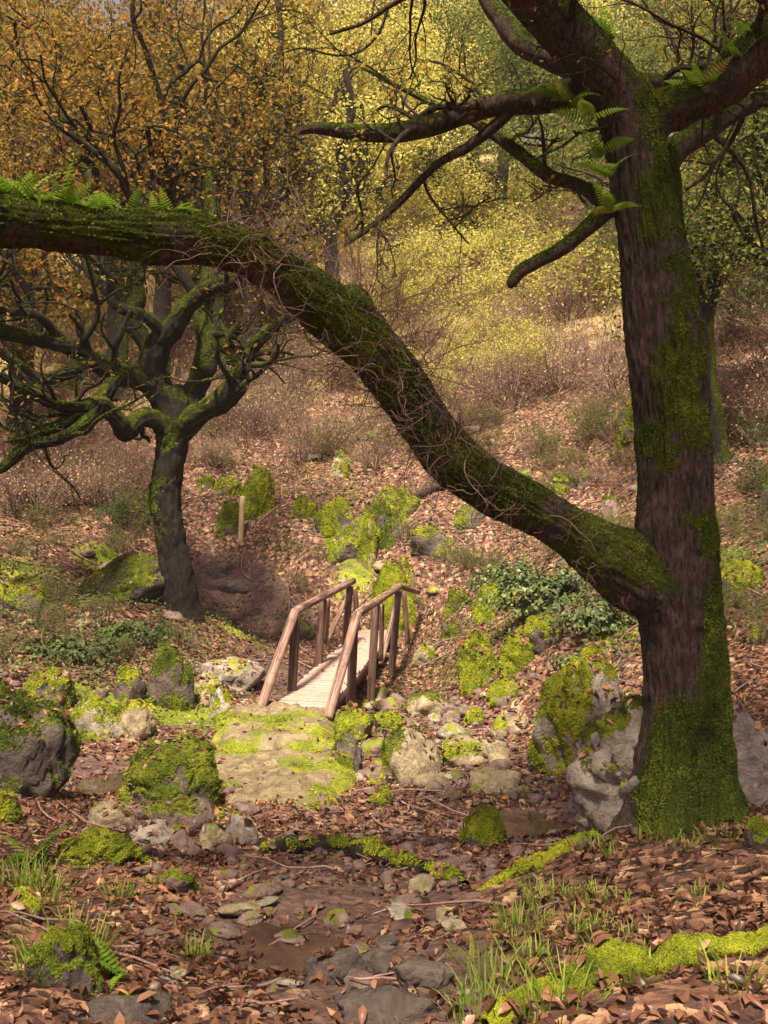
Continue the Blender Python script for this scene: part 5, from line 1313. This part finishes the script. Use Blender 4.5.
for kind, n, xr, yr, s, lab, grp in SH:
    for k in range(n): put_shrub(kind, rss.uniform(*xr), rss.uniform(*yr), s, lab, grp, rss)
for lst in PROTO.values():
    for pr in lst:
        if pr.name not in first:
            for ch in list(pr.children): bpy.data.objects.remove(ch)
            bpy.data.objects.remove(pr)

# ivy mound by the far bank
def ivy(px, py, rx, ry, rz, n, label, seed, mat='leaf_ivy', size=.07):
    rs = np.random.default_rng(seed); g = gp(px, py)
    a = unit_rows(rs.normal(size=(n, 3))); a[:, 2] = np.abs(a[:, 2]); rad = 1 + .55 * fbm(a * 1.9 + seed, 4)
    p = a * np.array([rx, ry, rz]) * (rad * rs.uniform(.70, 1.06, n))[:, None]
    keep = rs.random(n) < np.clip(.6 + 1.3 * fbm(a * 3.2 + seed + 5, 2), .03, 1); p, a = p[keep], a[keep]
    o = thing('ivy', g, label, 'ivy')
    R = rot_to(a + np.array([0, -.2, .5]), rs.random(len(p)) * 6.28, .45, rs); s = size * rs.uniform(.5, 1.25, len(p))
    V, T = instance(LEAF4V * np.array([1.3, 1, 1]), LEAF4F, p, R, s)
    tint = np.clip(.45 + .3 * fbm(p * 2 + g, 2) + .22 * rs.normal(size=len(p)), 0, 1)
    make_obj('leaves', V, [T], M[mat], o, False, {'tint': ('FACE', np.repeat(tint, 2))})
    st = []; 
    for k in range(14):
        nd = unit(rs.normal(size=3) + np.array([0, 0, .6])); pth, rd = gnarl([0, 0, 0], nd * np.array([rx, ry, rz]), (rx + rz) * .5, .008, .003, 6, .25, 0, rs); st.append((pth, rd, 4))
    acc = Acc(); add_tubes(acc, st, 0); acc.obj('stems', M['twig'], o)
ivy(548, 612, .75, .55, .62, 5200, 'broad mound of grey green ivy leaves right of the bridge', 901)
ivy(508, 590, .5, .4, .4, 2400, 'smaller ivy hump left of the broad ivy mound', 902)
ivy(600, 628, .42, .35, .36, 1800, 'ivy patch close to the big oak trunk', 903)
ivy(580, 668, .30, .25, .16, 800, 'green leaves crowning the tall boulder by the pool', 904, 'leaf_ivy', .05)
ivy(60, 655, .7, .4, .22, 2200, 'low dark green creeper mat on the left bank', 905, 'leaf_dark', .06)
ivy(130, 640, .6, .4, .22, 1800, 'dark creeper under the left oak', 906, 'leaf_dark', .06)

litter()
sticks(380, 77)

# thin golden autumn mist filling the glen
def haze():
    x0, x1, y0, y1, z0, z1 = -90, 90, -9, 100, -6, 60
    V = np.array([(x, y, z) for x in (x0, x1) for y in (y0, y1) for z in (z0, z1)], float)
    Q = np.array([[0, 1, 3, 2], [4, 6, 7, 5], [0, 4, 5, 1], [2, 3, 7, 6], [0, 2, 6, 4], [1, 5, 7, 3]])
    m, nt = new_mat('haze'); t = NT(nt)
    v = t.n('ShaderNodeVolumePrincipled'); v.inputs['Color'].default_value = (1, .86, .70, 1); v.inputs['Density'].default_value = .0006; v.inputs['Anisotropy'].default_value = .1
    out = t.n('ShaderNodeOutputMaterial'); t.l(v.outputs[0], out.inputs['Volume'])
    tag(make_obj('haze', V, [Q], m, None, False), None, None, kind='stuff')
haze()

# ------------------------------------------------------------------ light and camera
world = bpy.data.worlds.new('World'); sc.world = world; world.use_nodes = True
nt = world.node_tree; bg = nt.nodes['Background']
sky = nt.nodes.new('ShaderNodeTexSky'); sky.sky_type = 'NISHITA'; sky.sun_disc = False
EL, AZ = math.radians(60), math.radians(-168)      # sun stands high on the left
sky.sun_elevation = EL; sky.sun_rotation = AZ; sky.dust_density = 4; sky.air_density = 1.0
hs = nt.nodes.new('ShaderNodeHueSaturation'); hs.inputs['Saturation'].default_value = .25
tn = nt.nodes.new('ShaderNodeMix'); tn.data_type = 'RGBA'; tn.blend_type = 'MULTIPLY'; tn.inputs[0].default_value = 1; tn.inputs[7].default_value = (1.0, .85, .94, 1)
nt.links.new(sky.outputs[0], hs.inputs['Color']); nt.links.new(hs.outputs[0], tn.inputs[6]); nt.links.new(tn.outputs[2], bg.inputs['Color'])
bg.inputs['Strength'].default_value = .05
sun = bpy.data.objects.new('sun', bpy.data.lights.new('sun', 'SUN')); COL.objects.link(sun)
sun.data.energy = 5.0; sun.data.angle = math.radians(6); sun.data.color = (1, .88, .68)
dv = Vector((math.sin(AZ) * math.cos(EL), math.cos(AZ) * math.cos(EL), math.sin(EL)))
sun.rotation_euler = dv.to_track_quat('Z', 'Y').to_euler(); sun.location = (0, 0, 30)

cam = bpy.data.objects.new('camera', bpy.data.cameras.new('camera')); COL.objects.link(cam)
cam.location = (0, 0, CAMZ); cam.rotation_euler = (math.radians(90), 0, 0)
cam.data.sensor_fit = 'VERTICAL'; cam.data.sensor_height = 36; cam.data.lens = F / 1024 * 36
cam.data.clip_start = .05; cam.data.clip_end = 500
sc.camera = cam
vs = sc.view_settings; vs.view_transform = 'Standard'; vs.look = 'None'; vs.gamma = 1; vs.exposure = 1.5
sc.cycles.use_denoising = True
sc.cycles.max_bounces = 6; sc.cycles.diffuse_bounces = 4; sc.cycles.transmission_bounces = 4; sc.cycles.glossy_bounces = 2
